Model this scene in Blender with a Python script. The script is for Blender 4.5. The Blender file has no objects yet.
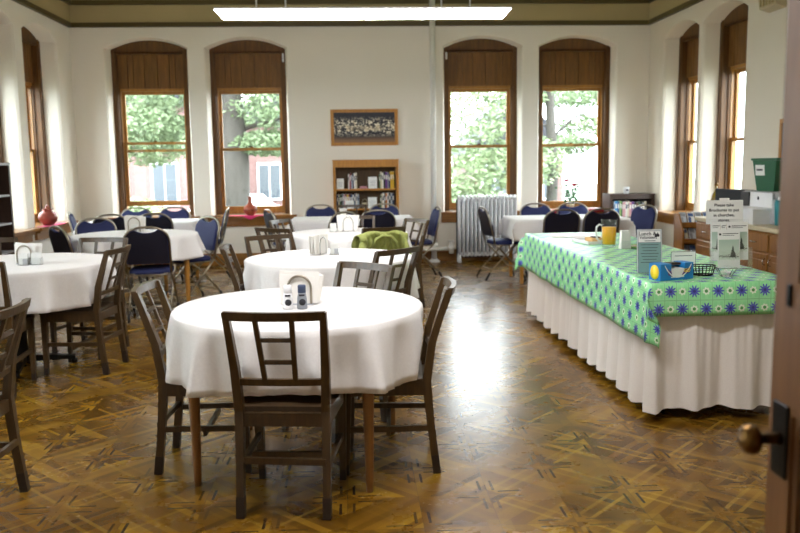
import bpy, math, random
from mathutils import Vector, Matrix
R_=math.radians; PI=math.pi
SC=bpy.context.scene; COL=SC.collection

# ------------------------------------------------ camera, world, lights, exposure
YAW,PIT,ROL,FPX,CAMH=0.0565,0.1272,-0.014,814.0,1.4345
cam_d=bpy.data.cameras.new('camera'); cam=bpy.data.objects.new('camera',cam_d); COL.objects.link(cam)
cam_d.sensor_width=36; cam_d.lens=FPX/800*36; cam_d.clip_start=.05; cam_d.clip_end=300
_cy,_sy,_cp,_sp,_cr,_sr=math.cos(YAW),math.sin(YAW),math.cos(PIT),math.sin(PIT),math.cos(ROL),math.sin(ROL)
_R=Vector((_cy,-_sy,0)); _F=Vector((_cp*_sy,_cp*_cy,-_sp)); _U=Vector((_sp*_sy,_sp*_cy,_cp))
_R2=_cr*_R+_sr*_U; _U2=-_sr*_R+_cr*_U
cam.matrix_world=Matrix(((_R2.x,_U2.x,-_F.x,0),(_R2.y,_U2.y,-_F.y,0),(_R2.z,_U2.z,-_F.z,CAMH),(0,0,0,1)))
cam_d.dof.use_dof=True; cam_d.dof.focus_distance=4.0; cam_d.dof.aperture_fstop=3.2
SC.camera=cam
SC.view_settings.view_transform='Standard'; SC.view_settings.look='None'
SC.view_settings.exposure=0.76; SC.view_settings.gamma=1.0
SC.view_settings.use_curve_mapping=False
W=bpy.data.worlds.new('sky'); SC.world=W; W.use_nodes=True
_bg=W.node_tree.nodes['Background']; _bg.inputs[0].default_value=(.86,.93,1,1); _bg.inputs[1].default_value=10.0
TUBE_STRENGTH=31.0

# ------------------------------------------------ node maths
class S:
    def __init__(s,nt,sock): s.nt=nt; s.k=sock
    def _m(s,op,b=None,c=None,rev=False):
        n=s.nt.nodes.new('ShaderNodeMath'); n.operation=op
        a=[s,b,c]
        if rev: a=[b,s,c]
        for i,v in enumerate(a):
            if v is None: continue
            if isinstance(v,S): s.nt.links.new(v.k,n.inputs[i])
            else: n.inputs[i].default_value=v
        return S(s.nt,n.outputs[0])
    def __add__(s,o): return s._m('ADD',o)
    __radd__=__add__
    def __sub__(s,o): return s._m('SUBTRACT',o)
    def __rsub__(s,o): return s._m('SUBTRACT',o,rev=True)
    def __mul__(s,o): return s._m('MULTIPLY',o)
    __rmul__=__mul__
    def __truediv__(s,o): return s._m('DIVIDE',o)
    def __lt__(s,o): return s._m('LESS_THAN',o)
    def __gt__(s,o): return s._m('GREATER_THAN',o)
    def abs(s): return s._m('ABSOLUTE')
    def floor(s): return s._m('FLOOR')
    def frac(s): return s._m('FRACT')
    def sqrt(s): return s._m('SQRT')
    def cos(s): return s._m('COSINE')
    def mx(s,o): return s._m('MAXIMUM',o)
    def mn(s,o): return s._m('MINIMUM',o)
    def atan2(s,o): return s._m('ARCTAN2',o)
def srgb(h):
    if isinstance(h,str):
        h=h.lstrip('#'); v=[int(h[i:i+2],16)/255 for i in (0,2,4)]
        return tuple((c/12.92 if c<=.04045 else ((c+.055)/1.055)**2.4) for c in v)+(1,)
    return tuple(h)+(1,) if len(h)==3 else h
def newmat(name,col,rough=.6,metal=0,**kw):
    m=bpy.data.materials.new(name); m.use_nodes=True; nt=m.node_tree; b=nt.nodes['Principled BSDF']
    b.inputs['Base Color'].default_value=srgb(col); b.inputs['Roughness'].default_value=rough; b.inputs['Metallic'].default_value=metal
    for k,v in kw.items(): b.inputs[k.replace('_',' ')].default_value=v
    return m,nt,b
def coords(nt,kind='Object'):
    t=nt.nodes.new('ShaderNodeTexCoord'); return t.outputs[kind]
def xyz(nt,sock):
    n=nt.nodes.new('ShaderNodeSeparateXYZ'); nt.links.new(sock,n.inputs[0]); return [S(nt,o) for o in n.outputs]
def noise(nt,sock,scale,detail=3,stretch=None,rough=.5):
    if stretch:
        mp=nt.nodes.new('ShaderNodeMapping'); mp.inputs['Scale'].default_value=stretch; nt.links.new(sock,mp.inputs[0]); sock=mp.outputs[0]
    n=nt.nodes.new('ShaderNodeTexNoise'); n.inputs['Scale'].default_value=scale; n.inputs['Detail'].default_value=detail; n.inputs['Roughness'].default_value=rough
    nt.links.new(sock,n.inputs['Vector']); return S(nt,n.outputs[0])
def mixc(nt,f,a,b):
    n=nt.nodes.new('ShaderNodeMix'); n.data_type='RGBA'
    if isinstance(f,S): nt.links.new(f.k,n.inputs[0])
    else: n.inputs[0].default_value=f
    for v,i in ((a,6),(b,7)):
        if isinstance(v,(bpy.types.NodeSocket,)): nt.links.new(v,n.inputs[i])
        else: n.inputs[i].default_value=srgb(v)
    return n.outputs[2]
def ramp(nt,f,stops):
    n=nt.nodes.new('ShaderNodeValToRGB'); nt.links.new(f.k,n.inputs[0]); e=n.color_ramp.elements
    while len(e)<len(stops): e.new(.5)
    for i,(p,c) in enumerate(stops): e[i].position=p; e[i].color=srgb(c)
    return n.outputs[0]
def bump(nt,b,h,strength=.3,dist=.01):
    n=nt.nodes.new('ShaderNodeBump'); n.inputs['Strength'].default_value=strength; n.inputs['Distance'].default_value=dist
    nt.links.new(h.k,n.inputs['Height']); nt.links.new(n.outputs[0],b.inputs['Normal'])
def wood(name,c1,c2,rough=.45,stretch=(12,12,1.2),scale=3,coat=0):
    m,nt,b=newmat(name,c1,rough); f=noise(nt,coords(nt),scale,5,stretch,.6)
    nt.links.new(ramp(nt,f,[(.3,c1),(.7,c2)]),b.inputs['Base Color']); bump(nt,b,f,.15,.003)
    b.inputs['Coat Weight'].default_value=coat; b.inputs['Coat Roughness'].default_value=.15
    return m
def fabric(name,c,c2=None,rough=.85,scale=220,st=.25):
    m,nt,b=newmat(name,c,rough); f=noise(nt,coords(nt),scale,2)
    nt.links.new(mixc(nt,f,c,c2 or c),b.inputs['Base Color']); bump(nt,b,f,st,.002)
    b.inputs['Sheen Weight'].default_value=.0 if 'navy' in name else .1
    return m
def plain(name,c,rough=.5,metal=0,**kw):
    m,nt,b=newmat(name,c,rough,metal,**kw); f=noise(nt,coords(nt),9,3)
    cc=srgb(c); d=tuple(x*.86 for x in cc[:3])+(1,)
    nt.links.new(mixc(nt,f,d,cc),b.inputs['Base Color']); return m

M={}
# walls
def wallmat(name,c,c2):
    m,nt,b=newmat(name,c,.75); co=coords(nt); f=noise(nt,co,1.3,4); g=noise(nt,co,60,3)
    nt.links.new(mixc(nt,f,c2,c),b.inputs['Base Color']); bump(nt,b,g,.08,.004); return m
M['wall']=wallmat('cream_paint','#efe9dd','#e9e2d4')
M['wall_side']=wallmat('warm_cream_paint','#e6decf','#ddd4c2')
M['frieze']=wallmat('olive_paint','#b8a97e','#ab9b6e')
M['frieze_trim']=plain('dark_olive_trim','#54471f',.5)
M['ceiling']=wallmat('ceiling_paint','#d0c5a2','#c8bc96')
M['dark_wood']=wood('dark_oak','#4c300e','#6e4715',.55)
M['panel_wood']=wood('panel_oak','#634118','#855a24',.5)
M['light_oak']=wood('sash_oak','#986626','#b8843a',.4,coat=.2)
M['sill_wood']=wood('sill_oak','#7c4c16','#a5702a',.3,(1.2,12,12),coat=.4)
M['sill_wood_side']=wood('sill_oak_side','#7c4c16','#a5702a',.3,(12,1.2,12),coat=.4)
M['base_wood']=wood('baseboard_oak','#7d531f','#97692c',.4,(1,12,12))
M['chair_wood']=wood('walnut_chair','#35250f','#4e381b',.4,(14,14,2),coat=.1)
M['chair_seat']=wood('walnut_seat','#2e2012','#42301c',.38,(12,2,12),coat=.15)
M['chair_cap']=plain('dark_cap','#2a1c10',.5)
M['table_leg']=wood('table_leg_oak','#7a4f22','#8f6230',.4,coat=.2)
M['table_leg2']=wood('honey_leg_oak','#9d6c2c','#b98438',.4,coat=.2)
M['table_top']=wood('table_top_wood','#7a5a34','#8c6a40',.5,(1,10,10))
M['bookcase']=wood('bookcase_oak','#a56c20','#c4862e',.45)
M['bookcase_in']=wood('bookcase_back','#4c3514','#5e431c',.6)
M['dark_case']=wood('dark_bookcase_wood','#2f1d14','#3f2a1e',.5)
M['cabinet']=wood('cabinet_oak','#7a4d1a','#96642a',.4,coat=.2)
M['counter']=plain('beige_laminate','#c6b795',.35)
M['door']=wood('door_wood','#6e4a2a','#835a35',.4,coat=.2)
M['brass']=plain('aged_brass','#6e5028',.28,1)
M['black_metal']=plain('black_metal','#14120f',.4,.6)
M['black']=plain('black_plastic','#121216',.4)
M['steel']=plain('chair_steel','#a59c8c',.3,1)
M['chrome']=plain('chrome','#c8c8c8',.18,1)
M['white_metal']=plain('radiator_enamel','#eeeef0',.4)
M['white_pipe']=plain('pipe_enamel','#ecebe6',.4)
M['cloth']=fabric('white_cloth','#efecea','#e2dedb',.85,90,.2)
M['skirt']=fabric('skirt_cloth','#e9e3dc','#ded6cd',.85,150,.25)
M['navy']=fabric('navy_vinyl','#131b4a','#19245a',.7,120,.15)
M['navy_back']=plain('navy_shell','#0e1024',.45)
M['paper']=plain('paper','#eeeeea',.8)
M['napkin']=plain('napkin_paper','#f2efe9',.9)
M['ink']=plain('ink','#26262c',.8)
M['plastic_white']=plain('white_plastic','#e9e9ea',.35)
M['grey_plastic']=plain('grey_plastic','#b7b8bc',.45)
M['teal_print']=plain('teal_print','#7ea19c',.6)
M['dark_edge']=plain('dark_edge','#4b5358',.4)
M['blue_card']=plain('blue_card','#1b7fc4',.5)
M['purple']=plain('purple_card','#5b2a7a',.5)
M['yellow']=plain('yellow_card','#f2d21c',.5)
M['juice']=plain('orange_juice','#f7b500',.35)
M['green_plastic']=plain('green_plastic','#0f5a34',.35)
M['teal_plastic']=plain('teal_plastic','#1d8791',.4)
M['terracotta']=plain('terracotta','#b5573a',.45)
M['red_clay']=plain('red_clay','#a4503f',.4)
M['pink_cloth']=fabric('pink_cloth','#e0356f','#c92560',.8)
M['red_cloth']=fabric('red_cloth','#b32432','#9c1d2a',.8)
M['jacket']=fabric('lime_jacket','#a0a65a','#868e48',.8,60,.4)
M['petal']=plain('pink_petal','#d81b4e',.6)
M['leaf']=plain('flower_leaf','#2f6a34',.6)
M['gold_glass']=plain('amber_bottle','#8a6f22',.15)
M['snow_print']=None
def glassmat(name,tint=(1,1,1),refl=1.0,ior=1.45):
    m=bpy.data.materials.new(name); m.use_nodes=True; nt=m.node_tree; nt.nodes.clear()
    o=nt.nodes.new('ShaderNodeOutputMaterial'); mx=nt.nodes.new('ShaderNodeMixShader'); t=nt.nodes.new('ShaderNodeBsdfTransparent'); g=nt.nodes.new('ShaderNodeBsdfGlossy')
    fr=nt.nodes.new('ShaderNodeLayerWeight'); fr.inputs[0].default_value=.5; t.inputs[0].default_value=tint+(1,); g.inputs['Roughness'].default_value=.03
    q=S(nt,fr.outputs[1]); q=q*q; f=(q*q*.8+.035)*refl
    nt.links.new(f.k,mx.inputs[0]); nt.links.new(t.outputs[0],mx.inputs[1]); nt.links.new(g.outputs[0],mx.inputs[2]); nt.links.new(mx.outputs[0],o.inputs[0]); return m
M['window_glass']=glassmat('window_glass',(.97,.99,.98))
M['clear_glass']=glassmat('clear_glass',(.975,.985,.985),1.6)
M['cut_glass']=newmat('cut_glass',(.95,.97,.97),.04,Transmission_Weight=1.0,IOR=1.5)[0]
M['acrylic']=glassmat('acrylic',(.985,.99,.99),1.2)
def emis(name,c,s):
    m=bpy.data.materials.new(name); m.use_nodes=True; nt=m.node_tree; b=nt.nodes['Principled BSDF']
    b.inputs['Base Color'].default_value=srgb(c); b.inputs['Emission Color'].default_value=srgb(c); b.inputs['Emission Strength'].default_value=s; return m
M['tube']=emis('fluorescent_lens','#fdfcff',TUBE_STRENGTH)

# floor: 12 inch vinyl tiles printed as parquet, crossings on a checkerboard lattice
def floor_mat():
    m,nt,b=newmat('parquet_floor','#7a5420',.2); co=coords(nt); X,Y,Z=xyz(nt,co)
    T=.305
    X=X-(.865); Y=Y-3.66
    a=(X+Y)/(2*T); c=(X-Y)/(2*T)
    fa=(a+.5).frac()-.5; fb=(c+.5).frac()-.5
    x=(fa+fb)*T; y=(fa-fb)*T
    ax=x.abs(); ay=y.abs(); aa=fa.abs(); ab=fb.abs()
    def band(v,lo,hi): return (v>lo)*(v<hi)
    ia=(a+.5).floor(); ib=(c+.5).floor()
    def hsh(p,q,k):
        n=nt.nodes.new('ShaderNodeTexWhiteNoise'); n.noise_dimensions='3D'
        cb=nt.nodes.new('ShaderNodeCombineXYZ')
        for i,v in enumerate((p,q)): nt.links.new(v.k,cb.inputs[i])
        cb.inputs[2].default_value=k; nt.links.new(cb.outputs[0],n.inputs[0]); return S(nt,n.outputs[0])
    h1=hsh(ia+(x>0)*.3,ib+(y>0)*.3,1.0)      # per quadrant
    h2=hsh(a.floor(),c.floor(),2.0)
    # fill planks: diagonal woven strips
    p1=((fa*2*T*.707)/.036).floor(); p2=((fb*2*T*.707)/.036).floor()
    sel=(x*y)>0
    pl=hsh(p1*sel+p2*(1-sel)+ia*7.3,sel+ib*3.1,3.0)
    g1=noise(nt,co,60,4,(1,6,1)); g2=noise(nt,co,60,4,(6,1,1)); gr=noise(nt,co,7,4)
    t=.0+pl*.36+h1*.20+g1*.16+g2*.16+gr*.2
    base=ramp(nt,t,[(.2,'#402703'),(.42,'#61410a'),(.60,'#765212'),(.8,'#93701f')])
    # light diagonal strips between crossings
    l1=band(ab,.045,.085)*band(aa,.13,.5); l2=band(aa,.045,.085)*band(ab,.13,.5)
    light=(l1+l2).mn(1)*(.05+.6*h2)
    c1=mixc(nt,light*.7,base,'#ab8a36')
    # hexagon blocks at the open nodes
    hexa=((fa.abs()-.5).abs()+ (fb.abs()-.5).abs())<.16
    c1=mixc(nt,hexa*.35*h2,c1,'#98782a')
    d1=band(ax,.022,.034)*band(ay,.045,.150); d2=band(ay,.022,.034)*band(ax,.045,.150)
    seam1=(ax<.0022)+(ay<.0022)+((ax-T).abs()<.0022)+((ay-T).abs()<.0022)
    dk=hsh(ia+(x>0)*.5+(ay>ax)*.21,ib+(y>0)*.5,5.0)
    dark=(d1+d2).mn(1)*(.55+.45*dk)
    c1=mixc(nt,dark,c1,'#2c190c')
    c1=mixc(nt,seam1.mn(1)*.45,c1,'#4a2f10')
    edge=(((aa-.5).abs()<.006)+((ab-.5).abs()<.006)).mn(1)*.35
    c1=mixc(nt,edge,c1,'#553510')
    nt.links.new(c1,b.inputs['Base Color'])
    ro=noise(nt,co,3.0,4)*.14+.19+noise(nt,co,40,2)*.02
    nt.links.new(ro.k,b.inputs['Roughness'])
    b.inputs['Specular IOR Level'].default_value=.42
    b.inputs['Coat Weight'].default_value=.08; b.inputs['Coat Roughness'].default_value=.2
    w=noise(nt,co,5,2,(1,1,1)); bump(nt,b,w,.03,.01)
    return m
M['floor']=floor_mat()

def green_mat():
    m,nt,b=newmat('green_print_cloth','#7fd68c',.36); u,v,_=xyz(nt,coords(nt,'UV'))
    def lattice(px,py,ox,oy):
        fx=((u+ox)/px+.5).frac()-.5; fy=((v+oy)/py+.5).frac()-.5
        return fx*px, fy*py
    def flower(ox,oy,R,n,w):
        x,y=lattice(.13,.19,ox,oy); r=(x*x+y*y).sqrt(); th=y.atan2(x)
        return r<(R*(1-w)+(th*n).cos()*(R*w))
    def both(ox,oy,R,n,w): return (flower(ox,oy,R,n,w)+flower(ox+.065,oy+.095,R,n,w)).mn(1)
    f=noise(nt,coords(nt,'UV'),14,3)
    base=mixc(nt,f,'#7fd98d','#9ee8a6')
    gx,gy=lattice(.065,.095,.0325,.0475)
    line=((gx.abs()<.0022)+(gy.abs()<.0022)).mn(1)
    c=mixc(nt,line*.6,base,'#3c9a56')
    gx2,gy2=lattice(.0325,.0475,0,0)
    c=mixc(nt,((gx2.abs()<.008)+(gy2.abs()<.008)).mn(1)*.25,c,'#b5efb4')
    c=mixc(nt,both(0,0,.034,10,.25),c,'#4853b4')
    c=mixc(nt,both(0,0,.008,1,0),c,'#262d80')
    c=mixc(nt,both(.065,0,.021,7,.12),c,'#e6f3dc')
    c=mixc(nt,both(.065,0,.009,1,0),c,'#4a9a4a')
    nt.links.new(c,b.inputs['Base Color']); b.inputs['Specular IOR Level'].default_value=.8
    wv=noise(nt,coords(nt,'UV'),9,3); bump(nt,b,wv,.25,.01)
    return m
M['green_cloth']=green_mat()

def painting_mat():
    m,nt,b=newmat('painting_canvas','#1c1a24',.5); co=coords(nt,'UV'); u,v,_=xyz(nt,co)
    n1=noise(nt,co,8,4,(2.0,1,1)); n2=noise(nt,co,24,3,(1.6,.8,1)); n3=noise(nt,co,7,2)
    bandm=((v-.52).abs()*-5.0+1.75).mx(0).mn(1); low=((v*-6)+1.3).mx(0).mn(1)
    blobs=(((n1*.55+n2*.5-.51)*12).mx(0).mn(1))*bandm
    c=mixc(nt,n3,'#15141f','#2c2a34')
    c=mixc(nt,low*.9,c,'#8a6440')
    c=mixc(nt,blobs,c,ramp(nt,n2,[(.35,'#8c7650'),(.5,'#dccfae'),(.6,'#fff6e2')]))
    tb=((u-.5).abs()<.3)*((v-.47).abs()<.09)
    c=mixc(nt,tb*.5*((n1*3)-.9).mx(0).mn(1),c,'#e8d4ae')
    nt.links.new(c,b.inputs['Base Color']); return m
M['painting']=painting_mat()
def dark_picture_mat():
    m,nt,b=newmat('small_picture','#2f4a4a',.5); co=coords(nt); f=noise(nt,co,9,2)
    nt.links.new(ramp(nt,f,[(.4,'#20383c'),(.52,'#3f5f66'),(.6,'#a23a34'),(.75,'#2c4a34')]),b.inputs['Base Color']); return m
M['small_picture']=dark_picture_mat()
def winter_mat():
    m,nt,b=newmat('winter_print','#c9cfc4',.6); co=coords(nt,'UV'); u,v,_=xyz(nt,co)
    n=noise(nt,co,14,4,(1,1.7,1)); 
    sky=mixc(nt,v,'#dde2d4','#a9bcae')
    tr=((u-.7).abs()<((.78-v)*.32+(n-.5)*.12))*(v>.3)*(v<.82)
    bd=((v-.34).abs()<((n-.45)*.5))
    c=mixc(nt,bd*.85,sky,'#4a3c36'); c=mixc(nt,tr*.9,c,'#2f352c')
    c=mixc(nt,((v-.2)<((n-.5)*.3))*1.0,c,'#e9e8e4')
    nt.links.new(c,b.inputs['Base Color']); return m
M['winter']=winter_mat()
def brick_mat():
    m,nt,b=newmat('far_brick','#8c4a3c',.8); n=nt.nodes.new('ShaderNodeTexBrick'); n.inputs['Scale'].default_value=4
    mp=nt.nodes.new('ShaderNodeMapping'); mp.inputs['Rotation'].default_value=(PI/2,0,0); nt.links.new(coords(nt),mp.inputs[0]); nt.links.new(mp.outputs[0],n.inputs[0])
    n.inputs[1].default_value=srgb('#7d5a57'); n.inputs[2].default_value=srgb('#6e4c48'); n.inputs[3].default_value=srgb('#77706a'); nt.links.new(n.outputs[0],b.inputs[0]); return m
M['brick']=brick_mat()
M['grass']=fabric('lawn','#4c5540','#434d38',.9,30)
M['bark']=wood('bark','#393530','#4a4540',.9,(6,6,1))
def leafmat(name,c1,c2):
    m,nt,b=newmat(name,c1,.6); f=noise(nt,coords(nt),1.4,3); nt.links.new(mixc(nt,f,c1,c2),b.inputs[0])
    b.inputs['Subsurface Weight'].default_value=0; return m
M['pine']=leafmat('pine_needles','#5f7050','#7e8e68')
M['foliage']=leafmat('pale_foliage','#6d7d5a','#8e9c74')
M['asphalt']=plain('asphalt','#9a9a9a',.9)
M['far_pane']=plain('far_pane','#4a5056',.4)
M['car']=plain('car_paint','#e8ebee',.3)

# ------------------------------------------------ mesh building
class MB:
    def __init__(s): s.v=[]; s.f=[]; s.m=[]; s.sm=[]; s.uv={}
    def add(s,vs,fs,mi=0,smooth=False,uv=None):
        o=len(s.v); s.v+= [tuple(p) for p in vs]
        for k,f in enumerate(fs):
            if uv: s.uv[len(s.f)]=[uv[i] for i in f]
            s.f.append([i+o for i in f]); s.m.append(mi); s.sm.append(smooth)
        return s
    def box(s,x0,x1,y0,y1,z0,z1,mi=0,bev=0):
        if x0>x1:x0,x1=x1,x0
        if y0>y1:y0,y1=y1,y0
        if z0>z1:z0,z1=z1,z0
        if bev<=0:
            vs=[(x,y,z) for z in (z0,z1) for (x,y) in ((x0,y0),(x1,y0),(x1,y1),(x0,y1))]
            return s.add(vs,[(3,2,1,0),(4,5,6,7),(0,1,5,4),(1,2,6,5),(2,3,7,6),(3,0,4,7)],mi)
        b=min(bev,(x1-x0)/2.01,(y1-y0)/2.01,(z1-z0)/2.01)
        rings=[(z0,b),(z0+b,0),(z1-b,0),(z1,b)]; vs=[]
        for z,i in rings:
            a,c,d,e=x0+i,x1-i,y0+i,y1-i; q=b if i==0 else b*.3
            vs+=[(a+q,d,z),(c-q,d,z),(c,d+q,z),(c,e-q,z),(c-q,e,z),(a+q,e,z),(a,e-q,z),(a,d+q,z)]
        fs=[tuple(range(7,-1,-1)),tuple(range(24,32))]
        for r in range(3):
            for k in range(8): fs.append((r*8+k,r*8+(k+1)%8,(r+1)*8+(k+1)%8,(r+1)*8+k))
        return s.add(vs,fs,mi)
    def bar(s,p,q,w,h,mi=0,up=(0,0,1),w2=None,h2=None):
        p,q=Vector(p),Vector(q); d=(q-p).normalized(); u=Vector(up)
        if abs(d.dot(u))>.97: u=Vector((0,1,0))
        a=d.cross(u).normalized(); c=a.cross(d).normalized(); vs=[]
        w2=w if w2 is None else w2; h2=h if h2 is None else h2
        for pt,ww,hh in ((p,w,h),(q,w2,h2)):
            for i,j in ((-1,-1),(1,-1),(1,1),(-1,1)): vs.append(pt+a*ww/2*i+c*hh/2*j)
        return s.add(vs,[(3,2,1,0),(4,5,6,7),(0,1,5,4),(1,2,6,5),(2,3,7,6),(3,0,4,7)],mi)
    def tube(s,pts,r,n=8,mi=0,closed=False):
        pts=[Vector(p) for p in pts]; N=len(pts); rs=r if isinstance(r,(list,tuple)) else [r]*N
        vs=[]; prev=None
        for i,p in enumerate(pts):
            if closed: d=pts[(i+1)%N]-pts[i-1]
            else: d=pts[min(i+1,N-1)]-pts[max(i-1,0)]
            d.normalize()
            if prev is None:
                u=Vector((0,0,1)) if abs(d.z)<.9 else Vector((1,0,0)); a=d.cross(u).normalized()
            else: a=(prev-d*prev.dot(d)); a=a.normalized() if a.length>1e-6 else prev
            prev=a; c=d.cross(a)
            for k in range(n):
                t=2*PI*k/n; vs.append(p+(a*math.cos(t)+c*math.sin(t))*rs[i])
        fs=[]
        for i in range(N if closed else N-1):
            j=(i+1)%N
            for k in range(n): fs.append((i*n+k,i*n+(k+1)%n,j*n+(k+1)%n,j*n+k))
        if not closed: fs+= [tuple(range(n-1,-1,-1)),tuple((N-1)*n+k for k in range(n))]
        return s.add(vs,fs,mi,True)
    def lathe(s,prof,n=20,c=(0,0,0),mi=0,cap=True):
        vs=[]; N=len(prof)
        for r,z in prof:
            for k in range(n): t=2*PI*k/n; vs.append((c[0]+r*math.cos(t),c[1]+r*math.sin(t),c[2]+z))
        fs=[]
        for i in range(N-1):
            for k in range(n): fs.append((i*n+k,i*n+(k+1)%n,(i+1)*n+(k+1)%n,(i+1)*n+k))
        if cap: fs+= [tuple(range(n-1,-1,-1)),tuple((N-1)*n+k for k in range(n))]
        return s.add(vs,fs,mi,True)
    def prism(s,poly,y0,y1,mi=0,plane='xz',smooth=False):
        def P(a,b,c): return {'xz':(a,c,b),'xy':(a,b,c),'yz':(c,a,b)}[plane]
        n=len(poly); vs=[P(a,b,y0) for a,b in poly]+[P(a,b,y1) for a,b in poly]
        fs=[tuple(range(n)),tuple(range(2*n-1,n-1,-1))]+[(i,i+n,(i+1)%n+n,(i+1)%n) for i in range(n)]
        return s.add(vs,fs,mi,smooth)
    def quad(s,a,b,c,d,mi=0): return s.add([a,b,c,d],[(0,1,2,3)],mi,False,[(0,0),(1,0),(1,1),(0,1)])
    def xf(s,mat,start=0):
        for i in range(start,len(s.v)): s.v[i]=tuple(mat@Vector(s.v[i]))
        return s
    def build(s,name,mats,parent=None,loc=None,autosmooth=True):
        me=bpy.data.meshes.new(name); me.from_pydata(s.v,[],s.f)
        if not isinstance(mats,(list,tuple)): mats=[mats]
        for m in mats: me.materials.append(M[m] if isinstance(m,str) else m)
        for p,mi,sm in zip(me.polygons,s.m,s.sm): p.material_index=mi; p.use_smooth=sm
        if s.uv:
            ul=me.uv_layers.new(name='UVMap')
            for p in me.polygons:
                u=s.uv.get(p.index)
                if u:
                    for li,c in zip(p.loop_indices,u): ul.data[li].uv=c
        import bmesh
        bm=bmesh.new(); bm.from_mesh(me); bmesh.ops.recalc_face_normals(bm,faces=bm.faces); bm.to_mesh(me); bm.free()
        me.update()
        o=bpy.data.objects.new(name,me); COL.objects.link(o)
        if parent: o.parent=parent
        if loc: o.location=loc
        return o
def tag(o,label=None,cat=None,group=None,kind=None):
    if label: o['label']=label
    if cat: o['category']=cat
    if group: o['group']=group
    if kind: o['kind']=kind
    return o
def struct(o): o['kind']='structure'; return o
def thing(name,loc,rz=0,label=None,cat=None,group=None):
    o=bpy.data.objects.new(name,None); COL.objects.link(o); o.location=loc; o.rotation_euler=(0,0,R_(rz)); o.empty_display_size=.05
    return tag(o,label,cat,group)
def dup(root,loc,rz,label=None,group=None):
    def cp(o,par):
        c=o.copy(); COL.objects.link(c)
        if par: c.parent=par
        for ch in list(KIDS(o)): cp(ch,c)
        return c
    r=cp(root,None); r.location=loc; r.rotation_euler=(0,0,R_(rz))
    if label: r['label']=label
    if group: r['group']=group
    return r
def KIDS(o): return [c for c in ALL() if c.parent==o]
def ALL(): return list(COL.objects)
def text(name,body,size,mat,parent,loc,rot=(PI/2,0,0),align='CENTER',ext=.0004,xs=1.0):
    c=bpy.data.curves.new(name,'FONT'); c.body=body; c.size=size; c.align_x=align; c.extrude=ext; c.offset=size*.018; c.space_character=1.06; c.space_line=1.05
    t=bpy.data.objects.new(name,c); COL.objects.link(t)
    dg=bpy.context.evaluated_depsgraph_get(); me=bpy.data.meshes.new_from_object(t.evaluated_get(dg))
    COL.objects.unlink(t); bpy.data.objects.remove(t)
    o=bpy.data.objects.new(name,me); COL.objects.link(o); me.materials.clear(); me.materials.append(M[mat]); o.parent=parent; o.location=loc; o.rotation_euler=rot; o.scale=(xs,1,1); return o
# ------------------------------------------------ the room
XL,XR,YB,YF=-3.85,4.305,11.77,.60
ZS,ZK,ZSILL=3.06,3.205,.70     # arch spring, crown, sill
HC=3.95
b=MB(); b.box(XL-.3,XR+.3,-1.8,YB+.3,-.06,0); struct(b.build('floor','floor'))
b=MB(); b.box(XL-.1,XR+.1,YF-.15,YB+.1,HC,HC+.1); struct(b.build('ceiling','ceiling'))
def frame_of(side):
    # local (u, d, z) -> world ; d grows outwards through the wall
    if side=='back': return lambda u,d,z:(u,YB+d,z)
    if side=='left': return lambda u,d,z:(XL-d,u,z)
    if side=='right': return lambda u,d,z:(XR+d,u,z)
WH=.56                                        # half width of an opening
def outline(uc,hw,zs=ZS,zk=ZK,n=14,z0=ZSILL):
    pts=[(uc-hw,z0)]
    sag=zk-zs; R=(hw*hw+sag*sag)/(2*sag); a=math.asin(min(1,hw/R))
    for i in range(n+1):
        t=-a+2*a*i/n; pts.append((uc+R*math.sin(t),zk-R+R*math.cos(t)))
    pts.append((uc+hw,z0)); return pts
def wall(name,side,u0,u1,z1,centres,mat):
    F=frame_of(side); m=MB(); cur=u0
    for uc in sorted(centres):
        o=outline(uc,WH+.015)
        m.quad(F(cur,0,0),F(uc-WH-.015,0,0),F(uc-WH-.015,0,z1),F(cur,0,z1))
        m.quad(F(uc-WH-.015,0,0),F(uc+WH+.015,0,0),F(uc+WH+.015,0,ZSILL),F(uc-WH-.015,0,ZSILL))
        arc=o[1:-1]
        for a,c in zip(arc,arc[1:]): m.quad(F(a[0],0,a[1]),F(c[0],0,c[1]),F(c[0],0,z1),F(a[0],0,z1))
        rings=[(0,WH+.015,.012),(.03,WH,0),(.22,WH-.03,-.015)]
        for (d0,h0,k0),(d1,h1,k1) in zip(rings,rings[1:]):
            A=outline(uc,h0,ZS,ZK+k0); B=outline(uc,h1,ZS,ZK+k1)
            st=len(m.v)
            m.add([F(p[0],d0,p[1]) for p in A]+[F(p[0],d1,p[1]) for p in B],[(i,i+1,len(A)+i+1,len(A)+i) for i in range(len(A)-1)],0,False)
        cur=uc+WH+.015
    m.quad(F(cur,0,0),F(u1,0,0),F(u1,0,z1),F(cur,0,z1))
    return struct(m.build(name,mat))
BC=[-2.83,-1.455,1.885,3.26]; LC=[10.66,9.29,7.86,5.0,3.6]; RC=[10.66,9.41]
wall('wall_back','back',XL,XR,HC,BC,'wall'); wall('wall_left','left',YF-.15,YB,HC,LC,'wall'); wall('wall_right','right',YF-.15,YB,HC,RC,'wall_side')
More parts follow.
